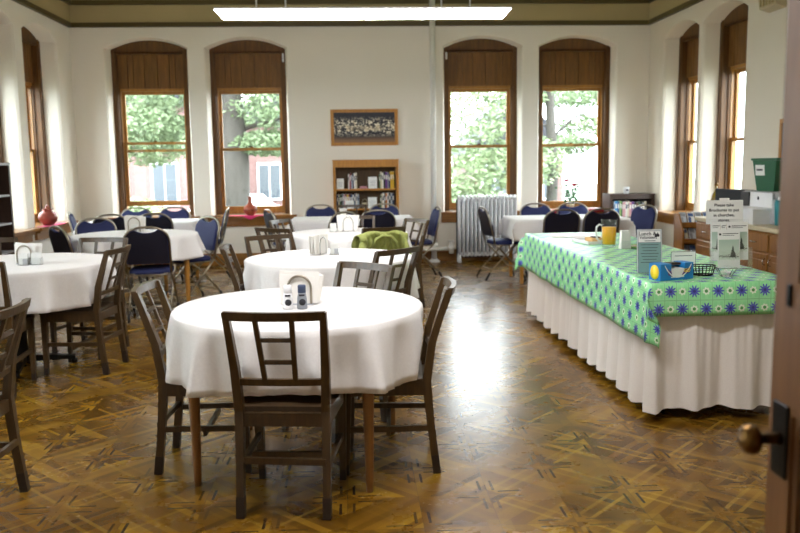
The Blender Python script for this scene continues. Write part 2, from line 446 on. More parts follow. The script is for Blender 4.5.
# front wall with the doorway the picture is taken through, and the hall behind it
DX0,DX1=-.62,.80
m=MB(); m.box(XL,DX0,YF-.15,YF,0,HC); m.box(DX1,XR,YF-.15,YF,0,HC); m.box(DX0,DX1,YF-.15,YF,2.15,HC); struct(m.build('wall_front','wall'))
m=MB(); m.box(-1.7,-1.6,-1.7,YF-.15,0,2.6); struct(m.build('wall_hall_left','wall'))
m=MB(); m.box(1.6,1.7,-1.7,YF-.15,0,2.6); struct(m.build('wall_hall_right','wall'))
m=MB(); m.box(-1.7,1.7,-1.8,-1.7,0,2.6); struct(m.build('wall_hall_back','wall'))
m=MB(); m.box(-1.7,1.7,-1.8,YF-.15,2.6,2.7); struct(m.build('ceiling_hall','ceiling'))
# crown bands
def band(name,mat,z0,z1,p):
    m=MB(); m.box(XL,XR,YB-p,YB,z0,z1); m.box(XL,XL+p,YF,YB-p,z0,z1); m.box(XR-p,XR,YF,YB-p,z0,z1); struct(m.build(name,mat))
band('trim_1','frieze_trim',3.335,3.395,.05); band('trim_2','frieze',3.395,3.63,.03); band('trim_3','frieze_trim',3.63,3.69,.07); band('trim_4','frieze',3.69,HC,.04)
m=MB(); m.box(XL,XR,YB-.025,YB,0,.17); m.box(XL,XR,YB-.035,YB,0,.03); struct(m.build('baseboard_back','base_wood'))
m=MB(); m.box(XL,XL+.025,YF,YB-.025,0,.17); struct(m.build('baseboard_left','base_wood'))
m=MB(); m.box(XR-.025,XR,YF,YB-.025,0,.17); struct(m.build('baseboard_right','base_wood'))
# windows
WN=[0]
def window(side,uc,raise_=0,stool=True,latch=True):
    WN[0]+=1; F=frame_of(side); hw=WH-.03
    def put(m,*a,mi=0):
        u0,u1,d0,d1,z0,z1=a; p=F(u0,d0,z0); q=F(u1,d1,z1); m.box(p[0],q[0],p[1],q[1],z0,z1,mi)
    root=thing('window_%d'%WN[0],F(uc,.2,ZSILL)); struct(root)
    inv=Vector(root.location)
    def fin(m,name,mat):
        m.xf(Matrix.Translation(-inv)); return m.build(name,mat,root)
    m=MB()
    for s in (-1,1):
        put(m,uc+s*(hw+.02),uc+s*(hw-.05),.20,.42,ZSILL,ZS+.05)
        put(m,uc+s*(hw-.05),uc+s*(hw-.065),.215,.235,ZSILL,3.03)
        put(m,uc+s*(hw-.05),uc+s*(hw-.07),.30,.32,ZSILL,2.54)
    arc=outline(uc,hw+.01,ZS,ZK-.005)[1:-1]
    poly=[(uc-hw-.01,3.02)]+arc+[(uc+hw+.01,3.02)]
    n=len(poly); vs=[F(p[0],.215,p[1]) for p in poly]+[F(p[0],.30,p[1]) for p in poly]
    m.add(vs,[tuple(range(n)),tuple(range(2*n-1,n-1,-1))]+[(i,i+n,(i+1)%n+n,(i+1)%n) for i in range(n)])
    put(m,uc-hw+.05,uc+hw-.05,.215,.30,3.01,3.035)
    fin(m,'window_frame','dark_wood')
    m=MB(); xs=[-.48,-.335,-.255,-.10,.085,.255,.335,.48]; rnd=random.Random(WN[0])
    xs=[x*(hw-.05)/.48 for x in xs]
    for a,c in zip(xs,xs[1:]): put(m,uc+a+.004,uc+c-.004,.29,.315,2.53,3.02)
    put(m,uc-hw+.05,uc+hw-.05,.315,.33,2.51,3.03)
    fin(m,'boarded_panel','panel_wood')
    # fixed oak lining
    m=MB(); h2=hw-.05
    put(m,uc-h2,uc+h2,.31,.42,2.495,2.54)
    for s in (-1,1): put(m,uc+s*h2,uc+s*(h2-.022),.33,.42,ZSILL+.02,2.50)
    put(m,uc-h2,uc+h2,.32,.42,ZSILL+.02,ZSILL+.055)
    fin(m,'oak_lining','light_oak')
    zt,zm,zb=2.495,1.655,ZSILL+.055
    h3=h2-.022
    def sash(name,z0,z1,d,top,bot):
        s_=.042; m=MB()
        for s in (-1,1): put(m,uc+s*h3,uc+s*(h3-s_),d,d+.035,z0,z1)
        put(m,uc-h3+s_,uc+h3-s_,d,d+.035,z1-top,z1); put(m,uc-h3+s_,uc+h3-s_,d,d+.035,z0,z0+bot)
        o=fin(m,name,'light_oak')
        g=MB(); put(g,uc-h3+s_,uc+h3-s_,d+.015,d+.018,z0+bot,z1-top); g.xf(Matrix.Translation(-inv)); g.build('pane','window_glass',o)
        return o
    sash('upper_sash',zm-.02,zt,.38,.045,.035)
    lo=sash('lower_sash',zb+raise_,zm+.02+raise_,.342,.035,.07)
    if latch:
        l=MB(); put(l,uc-.02,uc+.02,.33,.345,zm+.02+raise_,zm+.04+raise_); l.xf(Matrix.Translation(-inv)); l.build('sash_lock','brass',lo)
    m=MB()
    put(m,uc-hw-.12,uc+hw+.12,-.11,0,ZSILL-.02,ZSILL+.015); put(m,uc-hw+.0,uc+hw,0,.42,ZSILL-.02,ZSILL+.015)
    put(m,uc-hw-.08,uc+hw+.08,-.07,0,ZSILL-.055,ZSILL-.02); put(m,uc-hw-.08,uc+hw+.08,-.035,0,ZSILL-.14,ZSILL-.055)
    fin(m,'window_sill','sill_wood' if side=='back' else 'sill_wood_side')
    return root
for i,u in enumerate(BC): window('back',u,.1 if i==0 else 0)
for u in LC: window('left',u)
for u in RC: window('right',u)

# ------------------------------------------------ outside
m=MB(); m.box(-60,60,YB+.6,90,-1.3,-1.2); m.box(-60,XL-.6,-20,YB+.6,-1.3,-1.2); m.box(XR+.6,60,-20,YB+.6,-1.3,-1.2); tag(m.build('lawn','grass'),kind='structure')
m=MB(); m.box(-60,60,31.5,35.2,-1.2,-1.17); tag(m.build('street','asphalt'),kind='structure')
def house(x0,x1,y0,h,label,wins,mat='brick'):
    r=thing('brick_house',((x0+x1)/2,y0,-1.2),0,label,'building'); w=x1-x0
    m=MB(); m.box(-w/2,w/2,0,9,0,h); m.build('wall',mat,r)
    m=MB(); m.prism([(-w/2-.4,h),(w/2+.4,h),(0,h+3)],-.4,9.4,0); m.build('roof','ink',r)
    for (x,z,ww,hh) in wins:
        f=MB(); f.box(x-ww/2-.1,x+ww/2+.1,-.08,.05,z-.1,z+hh+.1); o=f.build('window','plastic_white',r)
        g=MB(); g.box(x-ww/2,x-.03,-.10,-.085,z,z+hh); g.box(x+.03,x+ww/2,-.10,-.085,z,z+hh); g.build('pane','far_pane',o)
house(-14.5,-6.5,36,5.2,'far red brick house with white windows, seen through the leftmost back window',[(-2.4,1.0,1.0,1.7),(.2,1.0,1.0,1.7),(2.4,1.0,1.0,1.7)])
house(-5.6,.4,40,4.6,'far brick house behind the pine trunk',[(1.6,.8,1.5,1.7),(-1.4,1.0,1.0,1.6)])
house(6.0,10.4,40,3.0,'far brick house seen through the right back window',[(1.2,.8,1.2,1.6),(-1.2,.8,1.2,1.6)])
r=thing('parked_car',(-4.5,33,-1.17),0,'pale parked car beyond the pine trunk, through the second back window','car')
m=MB(); m.prism([(-2.1,.3),(2.1,.3),(2.15,.8),(1.3,.95),(.8,1.4),(-1.0,1.4),(-1.6,.95),(-2.1,.85)],-.85,.85); m.build('body','car',r)
for x in (-1.3,1.3):
    for y in (-.86,.7): m=MB(); m.tube([(x,y,.32),(x,y+.18,.32)],.32,14); m.build('wheel','black',r)
def crown(name,r,mat,rnd,blobs,leaf,n):
    m=MB()
    for (cx,cy,cz,rx,rz) in blobs:
        for _ in range(n):
            while True:
                p=Vector((rnd.uniform(-1,1),rnd.uniform(-1,1),rnd.uniform(-1,1)))
                if .25<p.length<1: break
            c=Vector((cx+p.x*rx,cy+p.y*rx,cz+p.z*rz)); a=Vector((rnd.uniform(-1,1),rnd.uniform(-1,1),rnd.uniform(-.6,.6))).normalized()*leaf; q=a.cross(Vector((rnd.uniform(-1,1),rnd.uniform(-1,1),rnd.uniform(-1,1)))).normalized()*leaf*.35
            m.add([c-a,c+q,c+a,c-q],[(0,1,2,3)])
    return m.build(name,mat,r)
rnd=random.Random(4)
def tree(x,y,h,tr,label,mat,blobs,leaf,n,limbs):
    r=thing('tree',(x,y,-1.2),0,label,'tree')
    m=MB(); m.tube([(0,0,0),(.1,0,h*.3),(-.05,0,h*.6),(.1,0,h)],[tr*1.2,tr,tr*.8,tr*.3],10); m.build('trunk','bark',r)
    for (z,dx,dy,dz,lr) in limbs:
        m=MB(); m.tube([(0,0,z),(dx*.4,dy*.4,z+dz*.6),(dx,dy,z+dz)],[lr,lr*.7,lr*.25],6); m.build('branch','bark',r)
    crown('foliage',r,mat,rnd,blobs,leaf,n)
tree(-2.72,18.5,9,.33,'pine tree with thick grey trunk outside the second back window','pine',
     [(1.2,.4,3.9,1.5,.55),(-1.1,.2,4.4,1.3,.6),(.3,.5,5.1,1.7,.5),(1.9,.5,4.6,1.1,.5),(-1.7,0,3.5,.9,.4),(.9,.2,3.1,1.0,.3),(1.5,.3,5.8,1.5,.6),(-.7,.1,6.2,1.6,.7)],.075,2400,
     [(3.3,2.2,.1,.5,.06),(4.0,-2.0,.1,.5,.06),(4.5,2.4,.2,.3,.07),(2.8,1.4,.1,.5,.04),(5.0,-1.4,.1,.8,.05)])
tree(-7.0,22,8,.22,'loose pale green tree outside the leftmost back window','foliage',
     [(.2,0,4.4,2.1,1.3),(1.6,.3,3.4,1.3,.8),(-1.4,.2,5.4,1.6,1.2),(1.2,0,5.8,1.6,1.1),(-.6,0,3.0,1.2,.6)],.10,2600,[(3,1.4,0,1.4,.05),(3.4,-1.5,0,1.2,.05)])
tree(5.6,23,8,.15,'pale leafy tree with a bare arching branch outside the window by the radiator','foliage',
     [(-2.0,0,4.0,1.6,.9),(-.9,0,2.6,1.4,.8),(-2.4,0,2.3,1.3,.9),(-1.0,.2,4.8,1.3,.7),(-2.6,0,1.2,1.2,.8)],.10,1700,[(3,-2.6,0,.7,.04),(3.6,-2.4,0,.2,.035),(3.2,1.6,0,1.0,.05)])
tree(9.7,30,9,.18,'spreading pale tree with grey limbs outside the rightmost back window','pine',
     [(-1.4,0,4.9,1.6,.35),(-.4,0,3.9,1.9,.4),(-1.9,0,3.2,1.2,.4),(.8,.2,5.6,1.9,.4),(-1.6,.2,6.2,1.6,.4),(.6,0,3.1,1.2,.3)],.10,1700,[(3.5,-2.8,0,1.3,.05),(3.9,-2.6,0,.5,.05),(4.6,-2.4,0,.8,.04),(4.2,1.8,0,1.0,.05)])
tree(-14,12,9,.25,'broad leafy tree outside the left wall windows','foliage',[(0,0,4.2,2.6,1.8),(1,2,5,2,1.5),(0,-3,4,2,1.4)],.2,1300,[(3,1.2,1,1.4,.06)])
tree(14,11,9,.25,'broad leafy tree outside the right wall windows','foliage',[(0,0,4.2,2.6,1.8),(-1,2,5,2,1.5),(0,-3,4,2,1.4)],.2,1300,[(3,-1.2,1,1.4,.06)])
for i,(x,y,s,l) in enumerate([(4.0,28.5,1.0,'low green shrubs behind the radiator window'),(-9.5,30,1.2,'round green shrub in front of the far left brick house')]):
    r=thing('shrub',(x,y,-1.2),0,l,'shrub'); m=MB(); m.tube([(0,0,0),(0,0,.8)],.06,6); m.build('stem','bark',r)
    crown('foliage',r,'foliage',rnd,[(0,0,1.0,1.6*s,.8),(1.5,0,.9,1.1*s,.6)],.14,900)

# ------------------------------------------------ ceiling lights
def fixture(x,y,z,L,label):
    r=thing('ceiling_light',(x,y,z),0,label,'light','suspended fluorescent lights')
    m=MB(); w=.095
    m.prism([(-w,.055),(w,.055),(w,.07),(-w,.07)],-L/2,L/2,0,'yz'); m.build('housing','white_metal',r)
    for s in (-1,1):
        m=MB(); a,c=(.0+.006)*s,s*(L/2-.002); vs=[]
        for (xx,k) in ((a,0),(c,1)):
            ins=.05*s if k else 0
            vs+=[(xx,-w,.055),(xx,w,.055),(xx-ins,w*.62,0),(xx-ins,-w*.62,0)]
        m.add(vs,[(0,1,2,3),(7,6,5,4),(0,3,7,4),(1,5,6,2),(2,6,7,3),(0,4,5,1)]); m.build('diffuser','tube',r)
    for xx in (-L/2+.32,-L/2+.55,L/2-.55,L/2-.32) if L>2 else (-L/2+.3,L/2-.3):
        m=MB(); m.tube([(xx,0,.07),(xx,0,HC-z)],.008,6); m.build('hanger_rod','white_metal',r)
        m=MB(); m.lathe([(.0,0),(.05,0),(.05,.02),(0,.02)],12,(xx,0,HC-z-.02)); m.build('canopy','white_metal',r)
FX=[(.12,6.7,2.58,2.34,'long white suspended fluorescent light glowing in front of the back wall'),
    (.12,3.0,2.58,2.34,'added suspended fluorescent light over the near round table, unseen just above the picture')]  # second fixture is added out of view to brighten the near table
for f in FX: fixture(*f)
# ------------------------------------------------ door leaf standing open at the right
r=thing('door_1',(.78,.62,0)); struct(r)
m=MB(); w=.79; x0,x1=-.0225,.0225
m.box(x0,x1,w-.075,w,.01,2.1); m.box(x0,x1,0,.11,.01,2.1); m.box(x0,x1,.11,w-.075,.01,.2); m.box(x0,x1,.11,w-.075,.985,1.22); m.box(x0,x1,.11,w-.075,1.98,2.1)
m.box(-.006,.006,.11,w-.075,.2,.985); m.box(-.006,.006,.11,w-.075,1.22,1.98)
for s in (-1,1):
    for (z0,z1) in ((.2,.985),(1.22,1.98)):
        for a in ((.11,.125,z0,z1),(w-.09,w-.075,z0,z1)): m.box(s*.0,s*.017,a[0],a[1],a[2],a[3])
        m.box(0,s*.017,.125,w-.09,z0,z0+.015); m.box(0,s*.017,.125,w-.09,z1-.015,z1)
m.build('door_leaf','door',r)
m=MB(); m.box(-.028,-.0225,w-.068,w-.018,.865,1.0,0,.002); m.box(-.027,-.0225,w-.058,w-.044,1.175,1.215,0,.002); pl=m.build('lock_plate','black_metal',r)
m=MB(); m.lathe([(.0,0),(.012,0),(.010,.012),(.009,.034),(.018,.04),(.026,.046),(.0275,.056),(.024,.066),(.012,.071),(0,.072)],24)
m.xf(Matrix.Translation((-.026,w-.045,.935))@Matrix.Rotation(-PI/2,4,'Y')); m.build('door_knob','brass',r)
m=MB(); 
for z in (.25,1.05,1.85): m.tube([(.0,-.008,z),(.0,-.008,z+.1)],.008,8)
m.build('hinge','brass',r)
# ------------------------------------------------ wooden chairs
def wood_chair(label):
    t=thing('wooden_chair',(0,0,0),0,label,'chair','wooden slat-back dining chairs')
    W2=.178
    def postx(z): return W2+ (z-.45)*.035 if z>.45 else W2+(.45-z)*.0
    def rear(s):
        m=MB(); P=[(.085,-.214,.036,.03),(.25,-.195,.036,.032),(.44,-.180,.04,.036),(.62,-.205,.036,.034),(.80,-.262,.03,.028),(.865,-.285,.03,.026)]
        vs=[]
        for z,y,d,w in P:
            x=s*postx(z)
            vs+=[(x-w/2,y-d/2,z),(x+w/2,y-d/2,z),(x+w/2,y+d/2,z),(x-w/2,y+d/2,z)]
        fs=[(3,2,1,0),tuple(range(4*len(P)-4,4*len(P)))]
        for i in range(len(P)-1):
            for k in range(4): fs.append((i*4+k,i*4+(k+1)%4,i*4+4+(k+1)%4,i*4+4+k))
        m.add(vs,fs); o=m.build('leg','chair_wood',t)
        c=MB(); c.bar((s*W2,-.224,0),(s*W2,-.214,.088),.034,.036,up=(0,1,0)); c.build('foot_cap','chair_cap',o)
    for s in (-1,1): rear(s)
    for s in (-1,1):
        m=MB(); m.bar((s*.187,.195,.05),(s*.190,.185,.43),.028,.028,up=(0,1,0),w2=.04,h2=.04); o=m.build('leg','chair_wood',t)
        c=MB(); c.bar((s*.187,.197,0),(s*.187,.195,.052),.027,.027,up=(0,1,0)); c.build('foot_cap','chair_cap',o)
    # seat: dished, wider in front
    m=MB(); nx,ny=10,8; top=[];vs=[]
    for j in range(ny+1):
        for i in range(nx+1):
            u=i/nx*2-1; v=j/ny; hw=.195+.02*v; y=-.165+v*.395-(.02*u*u if v>.9 else 0)
            z=.458-.012*(1-u*u)*math.sin(min(1,v*1.2)*PI)-(.006 if abs(u)>.99 or v in(0,1) else 0)
            vs.append((u*hw,y,z))
    n=len(vs); vs+=[(x,y,.43) for x,y,z in vs]; fs=[]
    for j in range(ny):
        for i in range(nx):
            a=j*(nx+1)+i; fs.append((a,a+1,a+nx+2,a+nx+1)); fs.append((a+n,a+nx+1+n,a+nx+2+n,a+1+n))
    for i in range(nx): fs.append((i,i+n,i+1+n,i+1)); a=ny*(nx+1)+i; fs.append((a,a+1,a+1+n,a+n))
    for j in range(ny): a=j*(nx+1); fs.append((a,a+nx+1,a+nx+1+n,a+n)); a+=nx; fs.append((a,a+n,a+nx+1+n,a+nx+1))
    m.add(vs,fs); m.build('seat','chair_seat',t)
    m=MB(); m.box(-.18,.18,.165,.19,.375,.43); m.box(-.165,.165,-.19,-.168,.375,.43)
    for s in (-1,1): m.bar((s*.18,-.17,.4025),(s*.19,.17,.4025),.022,.055)
    m.build('seat_apron','chair_wood',t)
    def curved(name,z,h,th,bow,y,hw,lean=0):
        m=MB(); N=10; vs=[]
        for i in range(N+1):
            u=i/N*2-1; x=u*hw; yy=y-bow*(1-u*u)
            vs+=[(x,yy-th/2,z-h/2),(x,yy+th/2,z-h/2),(x,yy+th/2-lean,z+h/2),(x,yy-th/2-lean,z+h/2)]
        fs=[(0,1,2,3),tuple(range(4*N+3,4*N-1,-1))]
        for i in range(N):
            for k in range(4): fs.append((i*4+k,i*4+4+k,i*4+4+(k+1)%4,i*4+(k+1)%4))
        m.add(vs,fs); return m.build(name,'chair_wood',t)
    curved('crest_rail',.852,.036,.024,.028,-.282,.200,.008)
    curved('lower_rail',.565,.028,.02,.012,-.193,.180,.004)
    for s in (-1,1):
        m=MB(); m.bar((s*.062,-.208,.57),(s*.072,-.305,.842),.020,.014,up=(0,1,0)); m.build('back_slat','chair_wood',t)
    for z,y in ((.655,-.236),(.752,-.271)):
        m=MB(); m.bar((-.068,y,z),(.068,y,z),.013,.018); m.build('cross_slat','chair_wood',t)
    for s in (-1,1): m=MB(); m.bar((s*.178,-.21,.215),(s*.188,.187,.215),.018,.026); m.build('stretcher','chair_wood',t)
    m=MB(); m.bar((-.178,-.198,.235),(.178,-.212,.235),.018,.026); m.build('stretcher','chair_wood',t)
    m=MB(); m.bar((-.183,0,.19),(.183,0,.19),.018,.024); m.build('stretcher','chair_wood',t)
    return t
ROUND=[(-.27,3.885,.585),(-.18,5.88,.605),(-.06,7.95,.585),(-2.42,5.93,.65),(-2.18,8.24,.61)]
def place(bx,by,rot,back=-.285):
    # slide a chair straight back until its back clears the cloth of a round table
    a=R_(rot); fx,fy=-math.sin(a),math.cos(a); px,py=math.cos(a),math.sin(a)
    for _ in range(60):
        hit=False
        for cx,cy,R in ROUND:
            for k in range(-4,5):
                for ad in (.06,-.02):
                    qx=bx+fx*ad+px*.05*k; qy=by+fy*ad+py*.05*k
                    if math.hypot(qx-cx,qy-cy)<R+.042: hit=True
        if not hit: break
        bx-=fx*.01; by-=fy*.01
    q=(bx-back*-math.sin(a), by-back*math.cos(a),0); POS.append((q[0],q[1],a)); return q
POS=[]
WOOD=[ # crest x, y, facing, label
 (-.315,3.13,-7,'front wooden chair with its back to us at the near round table'),
 (-.995,3.91,-91,'wooden chair on the left side of the near round table, facing right'),
 (.435,3.80,87,'wooden chair on the right side of the near round table, facing left'),
 (.065,4.57,138,'wooden chair tucked in behind the near round table, only its back showing'),
 (.27,5.37,44,'wooden chair at the front right of the second white round table, below the green jacket'),
 (.59,8.10,120,'wooden chair on the right of the third round table, beside the white pipe'),
 (.27,7.16,20,'wooden chair with the lime green jacket hung over its back'),
 (-.83,5.72,-88,'wooden chair seen edge-on at the left of the second white round table'),
 (-.68,6.56,-150,'wooden chair behind the left side of the second white round table'),
 (-.72,7.30,-36,'wooden chair at the near left of the third round table, below the orange vase'),
 (-.75,8.38,-115,'wooden chair at the far left of the third round table'),
 (.03,8.80,178,'wooden chair behind the third round table, above its napkin holder'),
 (-.02,11.16,180,'farthest wooden chair, directly below the brown bookcase'),
 (-1.655,5.80,84,'wooden chair on the right side of the left pedestal table, facing left'),
 (-1.43,3.40,90,'wooden chair cut off by the left edge of the picture, nearest to us'),
 (-2.33,5.03,5,'wooden chair behind the nearest left chair, its back post against the left table cloth'),
 (-2.93,6.72,-150,'wooden chair at the left picture edge, in front of the dark shelf'),
 (-2.00,6.60,168,'wooden chair between the left pedestal table and the blue chairs'),
]
c0=wood_chair(WOOD[0][3]); CH=[]
for i,(x,y,r,l) in enumerate(WOOD):
    p=place(x,y,r)
    if i==0: c0.location=p; c0.rotation_euler=(0,0,R_(r)); CH.append(c0)
    else: CH.append(dup(c0,p,r,l))

# ------------------------------------------------ blue banquet chairs
def blue_chair(label):
    t=thing('banquet_chair',(0,0,0),0,label,'chair','blue cushioned folding chairs with steel frames')
    def yz(z): return -.17-(z-.44)*.24          # lean of the back
    def hoop(hw,zt,zb,n=16):
        zc=zt-.15 ; pts=[(-hw*.97,zb)]
        for i in range(n+1):
            a=PI-PI*i/n; c,s=math.cos(a),math.sin(a)
            e=.82; pts.append((hw*math.copysign(abs(c)**e,c),zc+.15*abs(s)**e if True else 0))
        pts.append((hw*.97,zb)); return pts
    H=hoop(.205,.878,.44)
    m=MB(); m.tube([(x,yz(z),z) for x,z in H],.0115,8); m.build('back_frame','steel',t)
    # front legs carry on from the hoop
    for s in (-1,1):
        m=MB(); m.tube([(s*.199,yz(.44),.44),(s*.205,-.10,.37),(s*.212,.20,.06)],.011,8); o=m.build('leg','steel',t)
        c=MB(); c.tube([(s*.2105,.157,.10),(s*.213,.215,.0)],.0145,8); c.build('foot_cap','black',o)
    for s in (-1,1):
        m=MB(); m.tube([(s*.188,.10,.425),(s*.188,.02,.36),(s*.190,-.25,.08)],.010,8); o=m.build('leg','steel',t)
        c=MB(); c.tube([(s*.190,-.235,.095),(s*.190,-.285,.0)],.0135,8); c.build('foot_cap','black',o)
    for bp in ([(-.189,-.20,.13),(.189,-.20,.13)],[(-.21,.12,.14),(.21,.12,.14)],[(-.2,-.165,.435),(.2,-.165,.435)]): m=MB(); m.tube(bp,.007,6); m.build('cross_bar','steel',t)
    # back cushion with a hand slot under the hoop
    def ztop(x):
        k=min(1,abs(x)/.205)**(1/.82); z=.728+.15*(max(0,1-k*k)**.5)**.82-.012
        if abs(x)<.105: z=min(z,.868-.045*math.sqrt(1-(x/.105)**2))
        return z
    def sheet(y0,y1,mat,name,inset=0):
        m=MB(); K=28; hw=.192*(1-inset); J=6; vs=[]
        for i in range(K+1):
            x=-hw+2*hw*i/K; u=abs(i/K*2-1); zt=ztop(x)-inset*.3; zb=.53+inset*.3+.02*max(0,u-.9)*10*.5
            for j in range(J+1):
                z=zb+(zt-zb)*j/J; vs.append((x,yz(z)+y0,z))
        n=len(vs)
        for i in range(K+1):
            for j in range(J+1):
                x,y,z=vs[i*(J+1)+j]; e=.82 if i in(0,K) or j in (0,J) else 1; vs.append((x,yz(z)+y0+(y1-y0)*e,z))
        fs=[]
        for i in range(K):
            for j in range(J):
                a=i*(J+1)+j; fs.append((a,a+1,a+J+2,a+J+1)); fs.append((a+n,a+J+1+n,a+J+2+n,a+1+n))
            a=i*(J+1); fs.append((a,a+J+1,a+J+1+n,a+n)); a+=J; fs.append((a,a+n,a+J+1+n,a+J+1))
        for i in (0,K):
            for j in range(J): a=i*(J+1)+j; fs.append((a,a+n,a+1+n,a+1))
        m.add(vs,fs); return m.build(name,mat,t)
    sheet(-.006,.030,'navy','backrest'); sheet(-.007,-.013,'navy_back','back_shell',.02)
    # seat cushion
    m=MB(); q=[]
    for k in range(24):
        a=2*PI*k/24; c,s=math.cos(a),math.sin(a); q.append((.195*math.copysign(abs(c)**.45,c),.02+.20*math.copysign(abs(s)**.45,s)))
    rings=[(.425,.93),(.432,1),(.462,1),(.476,.93),(.482,.75)]
    vs=[(x*k,.02+(y-.02)*k,z) for z,k in rings for x,y in q]; fs=[tuple(range(23,-1,-1)),tuple(range(96,120))]
    for r in range(4):
        for k in range(24): fs.append((r*24+k,r*24+(k+1)%24,(r+1)*24+(k+1)%24,(r+1)*24+k))
    m.add(vs,fs,0,True); m.build('seat','navy',t)
    m=MB(); m.tube([(x*1.01,.02+(y-.02)*1.01,.425) for x,y in q],.008,6,closed=True); m.build('seat_frame','steel',t)
    return t
BLUE=[
 (-1.90,7.56,6,'nearest blue chair of the left group, its dark back to us'),
 (-1.56,8.92,135,'blue chair on the right side of the left round table, facing left'),
 (-1.61,10.60,94,'blue chair seen side-on at the right end of the left long table'),
 (-2.80,7.84,-48,'blue chair at the left of the left round table, below the red pitcher'),
 (-2.80,9.02,-160,'blue chair behind the left side of the left round table, second arc from the left'),
 (-2.83,9.66,4,'dark-backed blue chair on the near side of the left long table, left one of two'),
 (-2.34,9.72,2,'dark-backed blue chair on the near side of the left long table, right one of two'),
 (-2.90,11.12,180,'blue chair behind the left long table, left one of two under the leftmost back window'),
 (-2.40,11.12,180,'blue chair behind the left long table, right one of two under the leftmost back window'),
 (-3.51,10.30,-78,'pale blue chair at the left end of the left long table, by the corner'),
 (-1.05,10.12,-66,'blue chair at the left end of the middle long table'),
 (-.44,11.08,180,'blue chair behind the middle long table, just left of the brown bookcase'),
 (.42,11.08,180,'blue chair behind the middle long table, in front of the brown bookcase'),
 (.29,9.62,2,'dark-backed blue chair at the middle long table, above the green jacket'),
 (-.10,9.36,40,'blue chair in the gap to the left of the chair above the green jacket'),
 (1.05,10.08,97,'blue chair seen edge-on beside the white pipe, at the middle long table'),
 (1.57,9.85,-82,'blue chair at the left end of the right long table, in front of the radiator'),
 (2.37,10.5,180,'blue chair behind the right long table, left of the flowers'),
 (2.86,10.5,180,'blue chair behind the right long table, directly below the flowers'),
 (2.37,9.11,0,'dark-backed blue chair on the near side of the right long table, left one of two'),
 (2.83,9.11,0,'dark-backed blue chair at the right long table, directly behind the juice pitcher'),
 (3.57,9.77,115,'bright blue chair at the right end of the right long table'),
]
b0=blue_chair(BLUE[0][3])
for i,(x,y,r,l) in enumerate(BLUE):
    p=place(x,y,r,-.27)
    if i==0: b0.location=p; b0.rotation_euler=(0,0,R_(r))
    else: dup(b0,p,r,l)

# ------------------------------------------------ tables
def round_table(x,y,rz,label,clabel,seed,kind='legs',R=.605,hang=.26,legmat='table_leg'):
    t=thing('round_table',(x,y,0),rz,label,'table','round dining tables')
    m=MB(); m.lathe([(0,.715),(R-.07,.715),(R-.055,.72),(R-.055,.748),(0,.748)],40); m.build('table_top','table_top',t)
    if kind=='legs':
        m=MB(); 
        for a in range(4):
            q=PI/2*a; c,s=math.cos(q),math.sin(q); m.bar((c*.39-s*-.39*1,s*.39+c*-.39,.68),(c*.39-s*.39,s*.39+c*.39,.68),.022,.07)
        m.build('apron',legmat,t)
        for sx,sy in ((-1,-1),(1,-1),(1,1),(-1,1)):
            m=MB(); m.lathe([(0,0),(.015,0),(.018,.05),(.03,.64),(.03,.715),(0,.715)],14,(sx*.392,sy*.392,0)); m.build('leg',legmat,t)
    else:
        m=MB(); m.lathe([(0,.06),(.055,.06),(.05,.10),(.042,.2),(.042,.66),(.12,.70),(.12,.715),(0,.715)],18); m.build('pedestal','black_metal',t)
        for k in range(4):
            a=PI/2*k; m=MB(); m.bar((0,0,.07),(math.cos(a)*.36,math.sin(a)*.36,.045),.07,.05,w2=.045,h2=.025); m.lathe([(0,0),(.022,0),(.022,.035),(0,.035)],10,(math.cos(a)*.35,math.sin(a)*.35,0)); m.build('foot','black_metal',t)
    rnd=random.Random(seed); N=144; m=MB(); vs=[]
    ph=[rnd.uniform(0,6.28) for _ in range(6)]; nf=rnd.choice([11,12,13])
    rings=[(0,0)]+[(i/6*(R-.015),0) for i in range(1,7)]+[(R-.004,.002),(R+.004,.01)]+[(0,.01+hang*j/9) for j in range(1,10)]
    for k,(r,dz) in enumerate(rings):
        for i in range(N):
            a=2*PI*i/N
            if k<9: rr,z=r,.762-dz
            else:
                q=(k-8)/9; w=math.sin(nf*a+ph[0]+.5*math.sin(3*a+ph[1]))+.35*math.sin((nf*2+3)*a+ph[2]); 
                rr=R+.006+q*.010+q*.055*w; z=.762-dz+ q*(.012*math.sin(4*a+ph[3])+.010*math.cos(2*a+ph[4])+.006*w)
            if k>=9: rr=max(rr,R-.012)
            wx,wy=x+rr*math.cos(a),y+rr*math.sin(a)
            if k>=9 and z<.72:          # cloth pressed back by the chairs pushed against it
                for cx,cy,ca in POS:
                    lx=(wx-cx)*math.cos(ca)+(wy-cy)*math.sin(ca); ly=-(wx-cx)*math.sin(ca)+(wy-cy)*math.cos(ca)
                    lim=-.150-.17*max(0,z-.44)+.018
                    if abs(lx)<.235 and -.40<ly<lim:
                        wx-=math.sin(ca)*(lim-ly); wy+=math.cos(ca)*(lim-ly)
            vs.append((wx-x,wy-y,z))
    n=len(vs); fs=[]
    for k in range(1,len(rings)-1):
        for i in range(N): fs.append((k*N+i,k*N+(i+1)%N,(k+1)*N+(i+1)%N,(k+1)*N+i))
    vs=vs[N:]; fs=[tuple(q-N for q in f) for f in fs]; vs.append((0,0,.762)); c=len(vs)-1
    for i in range(N): fs.append((i,(i+1)%N,c))
    m.add(vs,fs,0,True); o=m.build('tablecloth','cloth',None,(x,y,0)); tag(o,clabel,'tablecloth','white round tablecloths')
    sm=o.modifiers.new('s','SOLIDIFY'); sm.thickness=.002; sm.offset=-1
    return t
round_table(-.27,3.885,-10,'near round table on tapered wooden legs under a white cloth','white cloth on the near round table, in front of all the others',1,hang=.285,R=.592)
